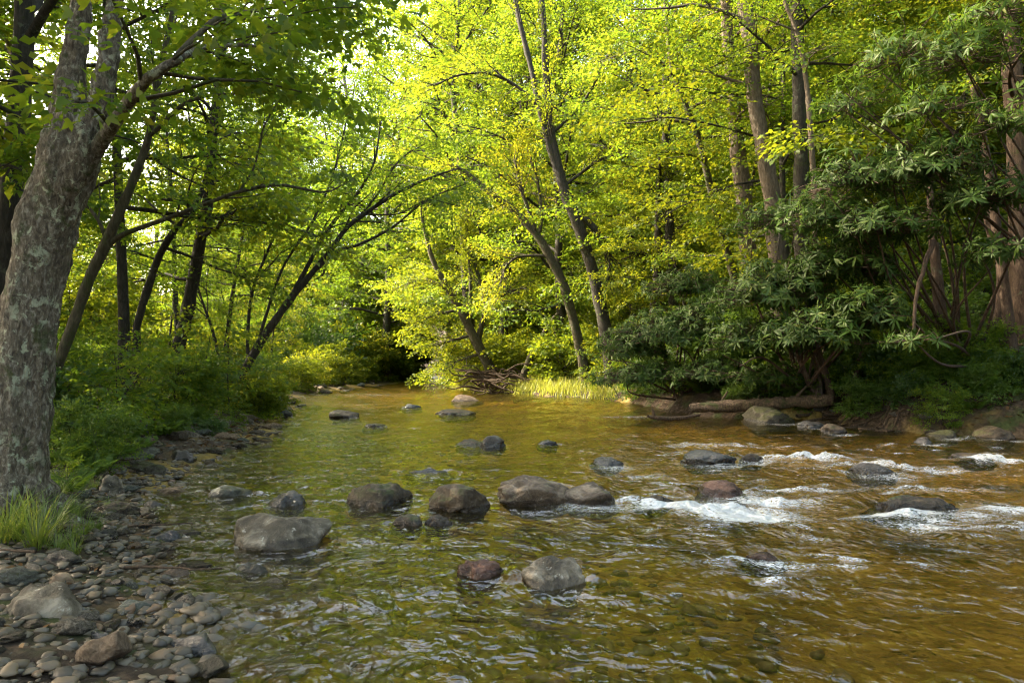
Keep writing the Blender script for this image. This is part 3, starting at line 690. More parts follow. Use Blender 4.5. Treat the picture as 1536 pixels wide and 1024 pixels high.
hero('tree', 'straight dark trunk standing among the left bank shrubs with a kink near its top', 15,
     [[(268, 520, 20), (278, 480, 19), (290, 420, 18), (302, 350, 17), (312, 300, 16), (318, 220, 14), (330, 100, 12), (345, -60, 8)]], [], BARK_DARK, LEAF, 73, n_limb=9, reach=3, t0=.35, ln=.11, wd=.07, n_leaf=16)
hero('tree', 'thin dark trunk leaning right, left of the straight dark trunk on the left bank', 14,
     [[(205, 490, 11), (222, 430, 11), (240, 382, 10), (262, 345, 9), (290, 315, 8), (312, 255, 7), (330, 160, 6), (340, 40, 4)]], [], BARK_DARK, LEAF, 74, n_limb=7, reach=2.2, t0=.35, ln=.11, wd=.07, n_leaf=16)
hero('multi_stem_tree', 'several dark stems fanning out over the water from the left bank', 15.5,
     [[(366, 556, 14.4), (398, 502, 12.2), (438, 446, 10.1), (474, 402, 8.6), (500, 370, 7.9), (518, 344, 7.2), (548, 320, 6.5), (602, 286, 5.0), (652, 264, 3.6), (690, 252, 2.2)],
      [(378, 540, 8.6), (402, 492, 7.9), (432, 452, 7.2), (462, 398, 6.5), (488, 350, 5.8), (515, 315, 5.0), (542, 282, 4.3), (562, 240, 3.6), (572, 180, 2.2)],
      [(470, 408, 5.8), (505, 378, 5.0), (540, 366, 4.3), (590, 340, 3.6), (640, 300, 2.9), (700, 275, 2.2)],
      [(372, 552, 5.8), (372, 500, 5.0), (378, 440, 4.3), (400, 380, 3.6), (428, 320, 2.9)],
      [(330, 545, 4.3), (320, 500, 4.3), (308, 465, 3.6), (296, 430, 2.9)],
      [(378, 545, 5.0), (400, 470, 4.3), (425, 400, 3.6), (470, 330, 3.6), (500, 260, 2.9), (520, 180, 2.2)]],
     [[(518, 344, 3.6), (560, 300, 2.9), (600, 240, 2.5), (640, 215, 1.4)], [(545, 322, 2.9), (600, 320, 2.2), (640, 300, 1.8), (690, 310, 1.4)]], BARK_DARK, LEAF, 75, t0=.30, n_sub=9, n_spray=4, n_leaf=22, ln=.085, wd=.055, sub_len=1.5, twig=.55)
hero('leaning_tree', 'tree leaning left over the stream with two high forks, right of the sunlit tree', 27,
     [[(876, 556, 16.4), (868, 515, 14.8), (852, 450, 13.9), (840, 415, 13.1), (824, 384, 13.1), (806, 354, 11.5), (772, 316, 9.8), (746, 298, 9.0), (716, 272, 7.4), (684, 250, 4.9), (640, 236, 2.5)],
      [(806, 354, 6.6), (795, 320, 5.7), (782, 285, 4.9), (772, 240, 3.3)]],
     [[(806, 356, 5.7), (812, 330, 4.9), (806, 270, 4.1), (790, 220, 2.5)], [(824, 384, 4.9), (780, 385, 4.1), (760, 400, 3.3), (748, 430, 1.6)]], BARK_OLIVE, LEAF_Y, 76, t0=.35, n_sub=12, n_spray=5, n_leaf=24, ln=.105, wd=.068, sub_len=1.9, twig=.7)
hero('tall_tree', 'tall dark tree forking into two slim stems above the middle of the far right bank', 25.6,
     [[(918, 560, 22.1), (906, 480, 20.4), (890, 410, 18.7), (872, 350, 17.8), (858, 315, 17.0), (845, 282, 16.1), (834, 235, 12.8), (827, 200, 11.0), (820, 125, 10.2), (816, 40, 8.5), (806, -90, 6.8), (800, -300, 4.2)],
      [(846, 285, 11.9), (826, 225, 10.2), (810, 162, 9.3), (795, 95, 8.5), (778, 25, 7.6), (760, -80, 6.0), (740, -260, 3.4)],
      [(868, 340, 10.2), (880, 330, 9.3), (898, 352, 8.5), (910, 385, 6.8), (914, 420, 4.2)]],
     [[(828, 200, 5.1), (870, 160, 4.2), (900, 110, 3.4), (930, 40, 2.5)], [(812, 165, 5.1), (760, 120, 4.2), (700, 110, 3.4), (650, 130, 2.5)], [(845, 280, 5.1), (900, 240, 4.2), (950, 230, 3.4)]],
     BARK_DARK, LEAF_Y, 77, t0=.45, n_sub=14, n_spray=5, n_leaf=25, ln=.105, wd=.068, sub_len=2.0, twig=.7)
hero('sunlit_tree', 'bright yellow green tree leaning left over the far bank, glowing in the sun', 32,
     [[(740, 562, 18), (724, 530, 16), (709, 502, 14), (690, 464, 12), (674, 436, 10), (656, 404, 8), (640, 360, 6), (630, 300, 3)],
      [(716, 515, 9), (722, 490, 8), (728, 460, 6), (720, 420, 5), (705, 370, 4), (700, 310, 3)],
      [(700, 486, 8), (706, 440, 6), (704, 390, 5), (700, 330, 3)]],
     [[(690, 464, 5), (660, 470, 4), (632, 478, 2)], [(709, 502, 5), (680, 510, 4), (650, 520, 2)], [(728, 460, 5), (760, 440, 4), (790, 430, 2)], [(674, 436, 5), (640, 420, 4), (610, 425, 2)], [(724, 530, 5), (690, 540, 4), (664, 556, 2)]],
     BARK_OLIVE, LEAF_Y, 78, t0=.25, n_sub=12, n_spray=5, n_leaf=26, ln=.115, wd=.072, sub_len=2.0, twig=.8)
for k, rows in enumerate([[(786, 562, 11), (797, 534, 10), (815, 502, 9), (836, 470, 5)], [(816, 562, 10), (824, 532, 9), (829, 505, 8), (840, 474, 4)]]):
    hero('snag', ['broken grey brown snag leaning right on the far right bank, left one of a pair', 'broken brown upright snag on the far right bank, right one of a pair'][k], 30, [rows], [], BARK_OLIVE, LEAF, 80 + k, sub_on_trunk=False, cat='dead trunk')
def rt(name, label, Y, rows, bark, seed, leaf=LEAF, **kw):
    a = dict(n_limb=10, reach=2.6, t0=.55, n_sub=6, n_spray=4, n_leaf=22, ln=.095, wd=.062, sub_len=1.3, twig=.6); a.update(kw)
    return hero(name, label, Y, [rows], [], bark, leaf, seed, **a)
rt('tall_tree', 'tall pale tan trunk, right of two close together above the dark rhododendrons', 17, [(1176, 520, 30), (1166, 400, 27), (1157, 300, 25), (1146, 230, 23), (1135, 164, 22), (1126, 80, 22), (1118, 0, 21), (1108, -150, 18), (1100, -420, 12)], BARK_TAN, 90)
rt('tall_tree', 'tan trunk leaning slightly left, left of two close together above the dark rhododendrons', 19, [(1140, 540, 30), (1132, 460, 28), (1124, 390, 26), (1117, 312, 24), (1108, 234, 22), (1101, 156, 20), (1093, 66, 18), (1089, 0, 17), (1084, -150, 14), (1080, -400, 9)], BARK_TAN, 91)
rt('tall_tree', 'dark upright trunk behind the upper rhododendron, right of the tall tan trunks', 16, [(1206, 500, 26), (1203, 400, 24), (1201, 270, 22), (1200, 168, 20), (1197, 98, 19), (1194, 0, 18), (1190, -150, 15), (1188, -400, 10)], BARK_DARK, 92)
rt('sapling', 'thin pale stem crossing in front of the dark upright trunk at upper right', 15, [(1226, 480, 9), (1222, 300, 8), (1214, 172, 8), (1210, 129, 7), (1197, 55, 6), (1176, 0, 5), (1150, -80, 3)], BARK_TAN, 93, n_limb=6, reach=1.5)
rt('leaning_tree', 'slim bowed trunk curving up to the left between the tan trunks and the centre', 20, [(1116, 480, 13), (1106, 430, 12), (1096, 398, 12), (1083, 350, 11), (1071, 305, 11), (1059, 254, 11), (1043, 195, 10), (1024, 148, 10), (1008, 100, 8), (1000, 30, 6), (990, -60, 4)], BARK_OLIVE, 94)
rt('tree', 'narrow dark trunk standing straight in the green behind the bushy rhododendron', 25, [(1012, 540, 17), (1010, 460, 16), (1007, 400, 15), (1004, 312, 14), (1001, 220, 12), (999, 100, 10), (998, -60, 7)], BARK_DARK, 95)
rt('tall_tree', 'reddish brown trunk showing through leaves at the right edge of the picture', 14, [(1534, 560, 34), (1532, 450, 31), (1529, 330, 29), (1525, 235, 27), (1518, 100, 25), (1512, 0, 23), (1504, -160, 20), (1500, -420, 16)], BARK_RHODO, 96)

# ------------------------------------------------------------------ rhododendrons
def whorls(cen, out_dir, rs, ln, wd, n=9):
    M = len(cen); ax = unit(out_dir + np.array([0, 0, .55])); a = np.where(np.abs(ax[:, :1]) < .8, np.array([[1., 0, 0]]), np.array([[0, 1., 0]]))
    e1 = unit(np.cross(ax, a)); e2 = np.cross(ax, e1); ph = np.arange(n) * 2 * np.pi / n + rs.rand(M, 1) * 6.28 + rs.normal(0, .18, (M, n))
    rad = e1[:, None] * np.cos(ph)[..., None] + e2[:, None] * np.sin(ph)[..., None]
    lift = rs.uniform(-.45, .5, (M, n)) + rs.uniform(-.35, .35, (M, 1)); d = unit(rad + ax[:, None] * lift[..., None]); d[..., 2] -= .12; d = unit(d)
    nn = ax[:, None] - d * (ax[:, None] * d).sum(-1, keepdims=True); nn = unit(nn + rs.normal(0, .15, nn.shape)); nn = unit(nn - d * (nn * d).sum(-1, keepdims=True))
    k = (rs.uniform(.55, 1.2, (M, 1)) * rs.uniform(.6, 1.15, (M, n))).ravel(); pos = np.repeat(cen[:, None], n, 1) + d * .012
    return leaf_geo(pos.reshape(-1, 3), d.reshape(-1, 3), nn.reshape(-1, 3), ln * k, wd * k, 'long')
def rhodo(label, base, blobs, stems, seed, n_wh, ln=.24, wd=.062, name='rhododendron', leaf=None):
    """blobs: (centre xyz, radii xyz, weight)"""
    rs = np.random.RandomState(seed); base = np.array([base[0], base[1], H(base[0], base[1])]); root = thing(name, label, 'shrub', tuple(base))
    C, D = [], []; mb = MB()
    tot = sum(b[2] for b in blobs)
    for c, rad, wgt in blobs:
        c = np.array(c); k = int(n_wh * wgt / tot); dd = unit(rs.normal(size=(k, 3))); dd[:, 2] = np.abs(dd[:, 2]) * .8 - .25
        f = rs.uniform(.12, 1.08, (k, 1)) ** .6; f *= (1 + .28 * vnoise(dd * 2.3 + seed, seed))[:, None]; pts = c + dd * f * np.array(rad)
        C.append(pts); D.append(unit(dd + rs.normal(0, .3, dd.shape)))
        for lvl in range(3):                               # a bough from the base into every lump
            tip = c + rs.normal(0, .35, 3) * np.array(rad); st = base + rs.normal(0, .15, 3) * np.array([1, 1, 0]) - np.array([0, 0, .1])
            mid = (st + tip) / 2 + rs.normal(0, .25, 3) + np.array([0, 0, .15]); q = spline([st, mid, tip], 14); mb.tube(q - base, np.linspace(.035, .010, 14), 6)
        for p, d in zip(pts, D[-1]):
            cc = c + (p - c) * rs.uniform(.2, .5); m = (cc + p) / 2 + rs.normal(0, .06, 3); mb.tube(spline([cc, m, p], 5) - base, np.linspace(.009, .005, 5), 4)
    for st, Y in stems:
        q, rad = px_poly(st, Y, 26); mb.tube(wiggle(q, rs, .012) - base, rad, 9)
    obj('stems', mb.mesh('stems', BARK_RHODO), root)
    v, q = whorls(np.concatenate(C) - base, np.concatenate(D), rs, ln, wd); obj('leaves', build_mesh('leaves', v, q, leaf or RHODO, True), root)
    return root
def blob(px, py, Y, wpx, hpx, dep, wgt): k = Y / F; return (P(px, py, Y), (wpx / 2 * k, dep, hpx / 2 * k), wgt)
rhodo('bushy small leaved rhododendron thicket between the sunny grass and the big rhododendron', (4.6, 18.6), [blob(1010, 500, 18, 190, 170, 1.6, 1.3), blob(950, 520, 18.5, 110, 130, 1.2, .7), blob(1080, 480, 17.6, 150, 170, 1.4, 1.1), blob(1030, 430, 18.6, 130, 100, 1.2, .7), blob(980, 565, 17.8, 190, 80, 1.0, .7), blob(1080, 560, 16.8, 160, 90, 1.0, .7)], [], 201, 2500, .17, .040)
rhodo('big dark rhododendron leaning out over the fallen log on the right bank', (6.6, 15.4), [blob(1170, 440, 14.4, 210, 170, 1.3, 1.2), blob(1260, 400, 13.6, 200, 190, 1.2, 1.3), blob(1230, 500, 13.2, 170, 130, 1.0, .9), blob(1130, 510, 14.6, 150, 120, 1.1, .8), blob(1300, 470, 12.6, 150, 140, .9, .8), blob(1150, 565, 15.2, 150, 70, .7, .35), blob(1200, 330, 14.4, 220, 120, 1.2, .6)],
      [([(1252, 612, 12), (1238, 560, 10), (1225, 520, 9), (1215, 470, 7)], 14.8), ([(1228, 605, 9), (1205, 555, 8), (1192, 510, 6)], 14.8), ([(1270, 605, 8), (1290, 540, 7), (1300, 480, 5)], 14.6)], 202, 1800, .205, .046)
rhodo('tall open rhododendron with two crooked bare stems forming a wide V on the right slope', (9.2, 13.8), [blob(1290, 270, 12.4, 190, 190, 1.2, 1.0), blob(1390, 250, 11.6, 180, 190, 1.1, 1.0), blob(1330, 340, 12.0, 170, 120, 1.0, .7), blob(1240, 330, 13, 150, 120, 1, .6), blob(1470, 300, 11.4, 170, 130, 1.0, .7), blob(1370, 510, 10.4, 90, 60, .5, .16), blob(1500, 380, 11, 110, 80, .7, .25)],
      [([(1442, 556, 24), (1420, 512, 20), (1408, 450, 17), (1402, 380, 14), (1396, 300, 11), (1392, 230, 8)], 13.6), ([(1438, 556, 22), (1470, 525, 19), (1496, 470, 17), (1503, 410, 15), (1486, 345, 13), (1472, 270, 10), (1440, 230, 7)], 13.6),
       ([(1400, 360, 8), (1380, 420, 6), (1372, 470, 5), (1370, 505, 4)], 11.6)], 203, 900, .185, .043)
rhodo('high rhododendron with pale green whorls hanging in from the upper right corner', (11.5, 13.2), [blob(1450, 90, 10.8, 200, 180, 1.1, 1.0), blob(1350, 90, 11.6, 200, 180, 1.1, .9), blob(1520, 180, 10.2, 130, 160, .9, .6), blob(1280, 160, 12.4, 150, 130, .9, .6), blob(1400, 170, 11, 170, 110, .9, .6), blob(1500, 20, 10.5, 160, 120, .9, .6)],
      [([(1520, 540, 16), (1500, 380, 14), (1480, 230, 11), (1455, 110, 8)], 13)], 204, 480, .175, .042, leaf=RHODO_LIT)

# ------------------------------------------------------------------ fallen log, roots, driftwood
def drift(name, label, cat, rows, Y, mat, seed, sides=14, parent=None):
    rs = np.random.RandomState(seed); pts, rad = px_poly(rows, Y, 60); base = pts[0].copy(); mb = MB()
    mb.tube(wiggle(pts, rs, rad.mean() * .12) - base, rad * (1 + .10 * fbm(pts * 6, seed, 3)), sides)
    if name == 'fallen_log':                               # snapped limbs and a peeling skin
        for k, (i_, a_) in enumerate([(12, 1.2), (27, 1.9), (41, .7), (52, 1.5)]):
            d_ = np.array([.35 * (-1) ** k, -.45 * math.cos(a_), math.sin(a_)]); L_ = [.35, .18, .5, .22][k]; st_ = pts[i_] - base
            mb.tube(np.array([st_, st_ + d_ * L_ * .5, st_ + d_ * L_ + np.array([.05, 0, .03])]), np.array([.045, .035, .018]), 8)
        v_ = mb.v[0]; c_ = np.repeat(np.vstack([pts, pts[-1:]]) - base, sides, 0); mb.v[0] = v_ + unit(v_ - c_) * (.022 * fbm((v_ + base) * np.array([3, 9, 9]), seed + 4, 4))[:, None]
    return tag(obj(name, mb.mesh(name, mat), None, tuple(base)), label, cat)
drift('fallen_log', 'long fallen log with bark peeling, lying along the right bank waterline', 'log', [(1036, 613, 14, 15.9), (1090, 609, 17, 15.55), (1150, 605, 18, 15.1), (1200, 602, 17, 14.75), (1252, 600, 15, 14.4)], 15.7, LOGM, 301, 40)
drift('driftwood_branch', 'thin forked stick poking out of the water left of the fallen log', 'branch', [(972, 624, 4, 15), (990, 627, 6, 15), (1020, 627, 6, 15.1), (1050, 622, 4, 15.3)], 15, ROOTM, 302)
drift('driftwood_branch', 'short upright stick standing in the water left of the fallen log', 'branch', [(982, 628, 5, 15), (980, 618, 4, 15), (978, 612, 2, 15)], 15, ROOTM, 303)
rs = np.random.RandomState(310); mb = MB(); rb = np.array([7.0, 14.2, .1])
for k in range(70):
    px = rs.uniform(1195, 1420); py = rs.uniform(612, 652); Yd = np.interp(px, [1195, 1290, 1420], [14.6, 13.6, 12.6]) - (py - 630) * .03; L_ = rs.uniform(30, 110); a = rs.normal(.15, .35)
    rows = [(px + L_ * t * math.cos(a) + rs.normal(0, 4), py + L_ * t * math.sin(a) * .6 + rs.normal(0, 4), (5 - 3 * t) * rs.uniform(.6, 1.3), Yd + rs.normal(0, .12)) for t in (0, .35, .7, 1)]
    pts, rad = px_poly(rows, Yd, 14); hz = height(pts[:, 0], pts[:, 1]); pts[:, 2] = np.maximum(pts[:, 2], np.maximum(hz, -.02)) + .01; mb.tube(pts - rb, rad, 5)
tag(obj('exposed_roots', mb.mesh('exposed_roots', ROOTM), None, tuple(rb)), 'tangle of bare brown roots washed out along the right bank', 'roots')
mb = MB(); rb = P(740, 585, 29.0)
for k in range(60):
    a = rs.normal(.25, .45) if k % 2 else math.pi - rs.normal(-.1, .5); L_ = rs.uniform(14, 55); p0 = (rs.normal(742, 22), rs.uniform(556, 586)); y0 = rs.uniform(28.6, 30.5)
    rows = [(p0[0] + L_ * t * math.cos(a) + rs.normal(0, 2), p0[1] + L_ * t * math.sin(a) * .5 + rs.normal(0, 3), (4.5 - 3 * t) * rs.uniform(.5, 1.2), y0 - .4 * t) for t in (0, .4, .75, 1)]
    pts, rad = px_poly(rows, 29, 12); pts[:, 2] = np.maximum(pts[:, 2], .0); mb.tube(pts - rb, rad, 5)
tag(obj('exposed_roots', mb.mesh('exposed_roots', ROOTM), None, tuple(rb)), 'heap of roots and driftwood at the foot of the sunlit tree', 'roots')
drift('driftwood_log', 'grey driftwood log slanting to the water in front of the sunny grass', 'log', [(800, 600, 8, 26.5), (850, 596, 8, 26.6), (900, 588, 6, 27), (930, 580, 4, 27.4)], 26.5, LOGM, 305)
drift('driftwood_log', 'thin driftwood pole lying beside the root heap', 'log', [(770, 602, 6, 27), (820, 592, 6, 27.4), (850, 574, 4, 28)], 27, LOGM, 306)
drift('fallen_branch', 'bare fallen branch lying across the leaf litter high on the right slope', 'branch', [(1330, 410, 6, 18), (1400, 414, 7, 18), (1480, 408, 6, 18.3)], 18, LOGM, 307)

# ------------------------------------------------------------------ cobbles on the left bar (each a stone of its own)
rng = random.Random(7); COB = []
cob_meshes = [build_mesh('cobble', *[(lambda vf: (vf[0] * np.array([1, .70, .36]), vf[1]))(rock_shape(ICO4, 400 + k, .34, [.5, .8][k % 2]))][0], None, True) for k in range(8)]
mats = [(ROCK_GREY, 'grey'), (ROCK_BROWN, 'brown'), (ROCK_TAN, 'tan'), (ROCK_DARK, 'dark'), (ROCK_FLECK, 'pale flecked'), (ROCK_MOSS, 'mossy')]
cobv = {}
for k, me in enumerate(cob_meshes):
    for m, nm in mats:
        c = me.copy(); c.materials.clear(); c.materials.append(m); cobv[k, nm] = c
taken = [(x, y, w * .5) for (x, y, w, h) in rock_xy]
def place_cobbles(n, ylo, yhi, slo, shi, rlo, rhi, where, grp, right=False):
    made = tries = 0
    while made < n and tries < n * 60:
        tries += 1; y = rng.uniform(ylo, yhi); line = RB if right else LB
        x = float(xline(line, y)) + (1 if right else -1) * rng.uniform(slo, shi); r = rlo + (rhi - rlo) * rng.random() ** 2
        px, py, d = project(np.array([x, y, 0.1]))
        if d < 1 or px < -20 or px > 1556 or py > 1040: continue
        if math.hypot(x - off[0], y - off[1]) < .42 or any((x - a) ** 2 + (y - b) ** 2 < (r * .75 + c * .85) ** 2 for a, b, c in taken): continue
        taken.append((x, y, r)); nm = rng.choices([m[1] for m in mats], [4, 4, 2, 2, 2, 1])[0]; k = rng.randrange(8)
        sx = r * rng.uniform(.85, 1.2); o = obj('cobble', cobv[k, nm], None, (x, y, H(x, y) + r * rng.uniform(.10, .26)), rng.uniform(0, 6.28), (sx, r * rng.uniform(.8, 1.2), r * rng.uniform(.8, 1.3)))
        o.rotation_euler = (rng.gauss(0, .15), rng.gauss(0, .15), rng.uniform(0, 6.28))
        tag(o, f'{nm} rounded cobble {where}', 'cobble', f'{nm} cobbles {where}'); made += 1
place_cobbles(95, 2.5, 6.0, -.15, 1.7, .045, .14, 'on the gravel bar in the lower left corner', 'c')
place_cobbles(80, 6.0, 12.5, -.5, 1.9, .08, .22, 'on the upper gravel bar below the left bank shrubs', 'c')
place_cobbles(34, 12.5, 21, -.7, .9, .10, .26, 'on the far left water edge', 'c')
place_cobbles(24, 3.2, 9, -2.4, -.4, .06, .14, 'lying in the shallows off the gravel bar', 'c')
place_cobbles(16, 27, 42, -.8, .9, .2, .42, 'on the distant bar at the bend', 'c')
place_cobbles(16, 11.5, 15.5, -.3, .3, .10, .22, 'along the right waterline', 'c', True)
# pebbles: countless small stones on bar and bed
rs = np.random.RandomState(17); tmpl = [rock_shape(ICO2, 500 + k, .42, .8) for k in range(5)]; V, Fc, nv = [], [], 0
NP = 9500; py_ = 2.2 + 12 * rs.rand(NP) ** 1.5; py_[:3500] = 2.2 + 5.5 * rs.rand(3500); NB = 3500
px_ = xline(LB, py_) + rs.uniform(-1.9, 2.6, NP) * np.where(rs.rand(NP) < .6, .8, 1.3); px_[:NB] = xline(LB, py_[:NB]) - rs.uniform(-.3, 2.0, NB); hz = height(px_, py_)
for k in range(NP):
    v, f = tmpl[k % 5]; r = .010 + .04 * rs.rand() ** 2 if px_[k] < xline(LB, py_[k]) else rs.uniform(.02, .075); a = rs.rand() * 6.28; c, s = math.cos(a), math.sin(a)
    w = v * np.array([r, r * rs.uniform(.55, .95), r * rs.uniform(.3, .6)]); w = np.stack([w[:, 0] * c - w[:, 1] * s, w[:, 0] * s + w[:, 1] * c, w[:, 2]], 1) + np.array([px_[k], py_[k], hz[k] + r * .12])
    V.append(w); Fc.append(f + nv); nv += len(v)
def pebble_mat():
    m, nt, out = new_mat('pebble_mix'); g = N(nt, 'ShaderNodeNewGeometry')
    c = ramp(nt, g.outputs['Random Per Island'], [(0, (.03, .026, .02)), (.3, (.075, .056, .034)), (.55, (.12, .085, .045)), (.75, (.07, .066, .054)), (.9, (.16, .12, .07)), (1, (.18, .09, .04))])
    c = mixc(nt, mth(nt, 'MULTIPLY', noise(nt, g.outputs['Position'], 30, 5, .7), .6), c, (.04, .033, .02))
    b = N(nt, 'ShaderNodeBsdfPrincipled'); b.inputs['Roughness'].default_value = .6; nt.links.new(c, b.inputs['Base Color']); nt.links.new(b.outputs[0], out.inputs[0]); return m
tag(obj('pebbles', build_mesh('pebbles', np.concatenate(V), np.concatenate(Fc), pebble_mat(), True)), 'small mixed pebbles covering the gravel bar and shallow stream bed', 'pebbles', kind='stuff')

rs = np.random.RandomState(90)
for k in range(12):
    y0 = rs.uniform(2.8, 9); x0 = float(xline(LB, y0)) - rs.uniform(.1, 1.5); a = rs.rand() * 6.28; L_ = rs.uniform(.2, .55); t = np.linspace(0, 1, 8)
    q_ = np.stack([x0 + math.cos(a) * L_ * t, y0 + math.sin(a) * L_ * t, 0 * t], 1) + rs.normal(0, .012, (8, 3)); q_[:, 2] = height(q_[:, 0], q_[:, 1]).max() + .03 + rs.rand() * .02
    b = MB(); b.tube(q_ - q_[0], np.linspace(.009, .004, 8), 6); tag(obj('stick', b.mesh('stick', ROOTM), None, tuple(q_[0])), 'thin brown stick stranded on the stones of the left gravel bar', 'stick', 'sticks on the gravel bar')
# ------------------------------------------------------------------ low plants
def grass_mesh(seed, n, ln, spread, mat, wd=.010, curl=1.0):
    rs = np.random.RandomState(seed); a = rs.rand(n) * 6.28; r = spread * np.sqrt(rs.rand(n)) * .4; L_ = ln * rs.uniform(.5, 1.2, n); out = np.stack([np.cos(a), np.sin(a)], 1)
    b = np.stack([out[:, 0] * r, out[:, 1] * r, -.02 * np.ones(n)], 1); sd = np.stack([-out[:, 1], out[:, 0], 0 * a], 1); lean = rs.uniform(.15, .95, n) * curl; rows = []
    for t, w in ((0, 1), (.3, .9), (.6, .7), (.85, .4), (1, .05)):
        c = b + np.stack([out[:, 0] * L_ * lean * t ** 1.7, out[:, 1] * L_ * lean * t ** 1.7, L_ * (t - .45 * lean * t * t)], 1); rows += [c - sd * wd * w / 2, c + sd * wd * w / 2]
    v = np.stack(rows, 1); bb = np.arange(n)[:, None] * 10
    q = np.concatenate([bb + np.array([[2 * k, 2 * k + 1, 2 * k + 3, 2 * k + 2]]) for k in range(4)], 0)
    return build_mesh('grass_tuft', v.reshape(-1, 3), q, mat)
def fern_mesh(seed, n_fr, ln, mat):
    rs = np.random.RandomState(seed); Ps, Ds, Ns, Ls = [], [], [], []
    for k in range(n_fr):
        a = 6.28 * k / n_fr + rs.normal(0, .25); o = np.array([math.cos(a), math.sin(a), 0]); sd = np.array([-o[1], o[0], 0]); L_ = ln * rs.uniform(.7, 1.15); el = rs.uniform(.85, 1.35)
        for t in np.linspace(.15, 1, 26):
            c = o * L_ * t * math.cos(el * (1 - .5 * t)) + np.array([0, 0, L_ * (math.sin(el) * t * 1.1 - .38 * t * t)])
            for sg in (-1, 1):
                Ps.append(c); Ds.append(unit(sd * sg + o * .45 - np.array([0, 0, .12]))); Ns.append(unit(np.array([0, 0, 1.]) - o * .3 + rs.normal(0, .1, 3))); Ls.append(L_ * .30 * math.sin(math.pi * min(1, .18 + .82 * t)) + .012)
    Ps, Ds, Ns, Ls = map(np.array, (Ps, Ds, Ns, Ls)); Ns = unit(Ns - Ds * (Ns * Ds).sum(1, keepdims=True))
    v, q = leaf_geo(Ps, Ds, Ns, Ls, Ls * .17 + .003, 'simple'); return build_mesh('fern', v, q, mat)
gm = [grass_mesh(600 + k, 75, .36, .22, GRASS, .007, 1.25) for k in range(4)]
for k, (px, py, s) in enumerate([(16, 792, 1.1), (62, 806, 1.15), (40, 775, .9), (78, 786, .9), (90, 760, .7), (10, 770, .8), (110, 800, .6), (75, 735, .7), (88, 715, .7), (132, 775, .5), (100, 690, .6), (120, 735, .5), (70, 700, .6), (60, 812, .7), (28, 806, .9), (150, 760, .35), (128, 705, .45), (108, 742, .5), (170, 715, .35), (118, 815, .4), (145, 690, .4), (4, 812, .8), (92, 818, .45)]):
    y = np.interp(py, [690, 735, 812], [6.2, 5.0, 4.05]); x = (px - CX) / F * y; o = obj('grass_tuft', gm[k % 4], None, (x, y, H(x, y)), k * 1.3, s)
    tag(o, 'arching green grass tuft at the foot of the big forked tree', 'grass', 'grass tufts round the big forked tree')
fm = [fern_mesh(620 + k, 9, .42, FERN) for k in range(3)]
for k, (px, py, y, s) in enumerate([(140, 690, 6.6, .9), (110, 720, 5.8, .8), (160, 668, 7.4, 1.0), (205, 660, 8.2, .9), (95, 668, 6.8, 1.0), (130, 650, 7.6, 1.2), (190, 640, 8.8, 1.1), (250, 640, 9.8, 1.0)]):
    x = (px - CX) / F * y; tag(obj('fern', fm[k % 3], None, (x, y, H(x, y)), k * 2.1, s), 'feathery green fern on the left bank behind the gravel bar', 'fern', 'ferns on the left bank')
for k in range(90):
    y = rng.uniform(12.0, 19); x = float(xline(RB, y)) + rng.uniform(.25, 6) ; px, py, d = project(np.array([x, y, H(x, y)]))
    tag(obj('fern', fm[k % 3], None, (x, y, H(x, y)), k * 2.1, rng.uniform(.8, 1.6)), 'low green fern on the shady right slope', 'fern', 'ferns on the right slope')
# sunny grass on the far right bank
rs = np.random.RandomState(630); V, Q, nv = [], [], 0
for k in range(800):
    y = rs.uniform(24, 36); x = float(xline(RB, y)) - .15 + 6.5 * rs.rand() ** 1.6; hz = H(x, y); me = (k % 4)
    n = 26; a = rs.rand(n) * 6.28; L_ = (.28 + .35 * rs.rand()) * rs.uniform(.4, 1.2, n); o2 = np.stack([np.cos(a), np.sin(a)], 1); b = np.stack([x + rs.normal(0, .2, n), y + rs.normal(0, .2, n), np.full(n, hz - .03)], 1); sd = np.stack([-o2[:, 1], o2[:, 0], 0 * a], 1); ln_ = rs.uniform(.2, .9, n)
    rows = []
    for t, w in ((0, 1), (.5, .8), (1, .08)):
        c = b + np.stack([o2[:, 0] * L_ * ln_ * t ** 1.7, o2[:, 1] * L_ * ln_ * t ** 1.7, L_ * (t - .4 * ln_ * t * t)], 1); rows += [c - sd * .012 * w, c + sd * .012 * w]
    v = np.stack(rows, 1).reshape(-1, 3); bb = np.arange(n)[:, None] * 6; Q.append(np.concatenate([bb + np.array([[0, 1, 3, 2]]), bb + np.array([[2, 3, 5, 4]])], 0) + nv); V.append(v); nv += len(v)
tag(obj('grass', build_mesh('grass', np.concatenate(V), np.concatenate(Q), GRASS_Y)), 'tall sunny yellow green grass on the far right bank', 'grass', kind='stuff')
# leaf litter on both banks
rs = np.random.RandomState(640); M = 12000; y = rs.uniform(2.4, 24, M); rt_ = rs.rand(M) < .7
x = np.where(rt_, xline(RB, y) + rs.uniform(.2, 8, M), xline(LB, y) - rs.uniform(.1, 6, M)); hz = height(x, y); a = rs.rand(M) * 6.28
d = unit(np.stack([np.cos(a), np.sin(a), rs.normal(0, .25, M)], 1)); n = unit(np.array([0, 0, 1.]) + rs.normal(0, .35, (M, 3))); n = unit(n - d * (n * d).sum(1, keepdims=True))
v, q = leaf_geo(np.stack([x, y, hz + .02], 1), d, n, rs.uniform(.06, .15, M) * np.clip(y / 11, .4, 1), rs.uniform(.035, .07, M) * np.clip(y / 11, .4, 1))
tag(obj('leaf_litter', build_mesh('leaf_litter', v, q, LITTER)), 'brown fallen leaves scattered over both banks', 'leaf litter', kind='stuff')

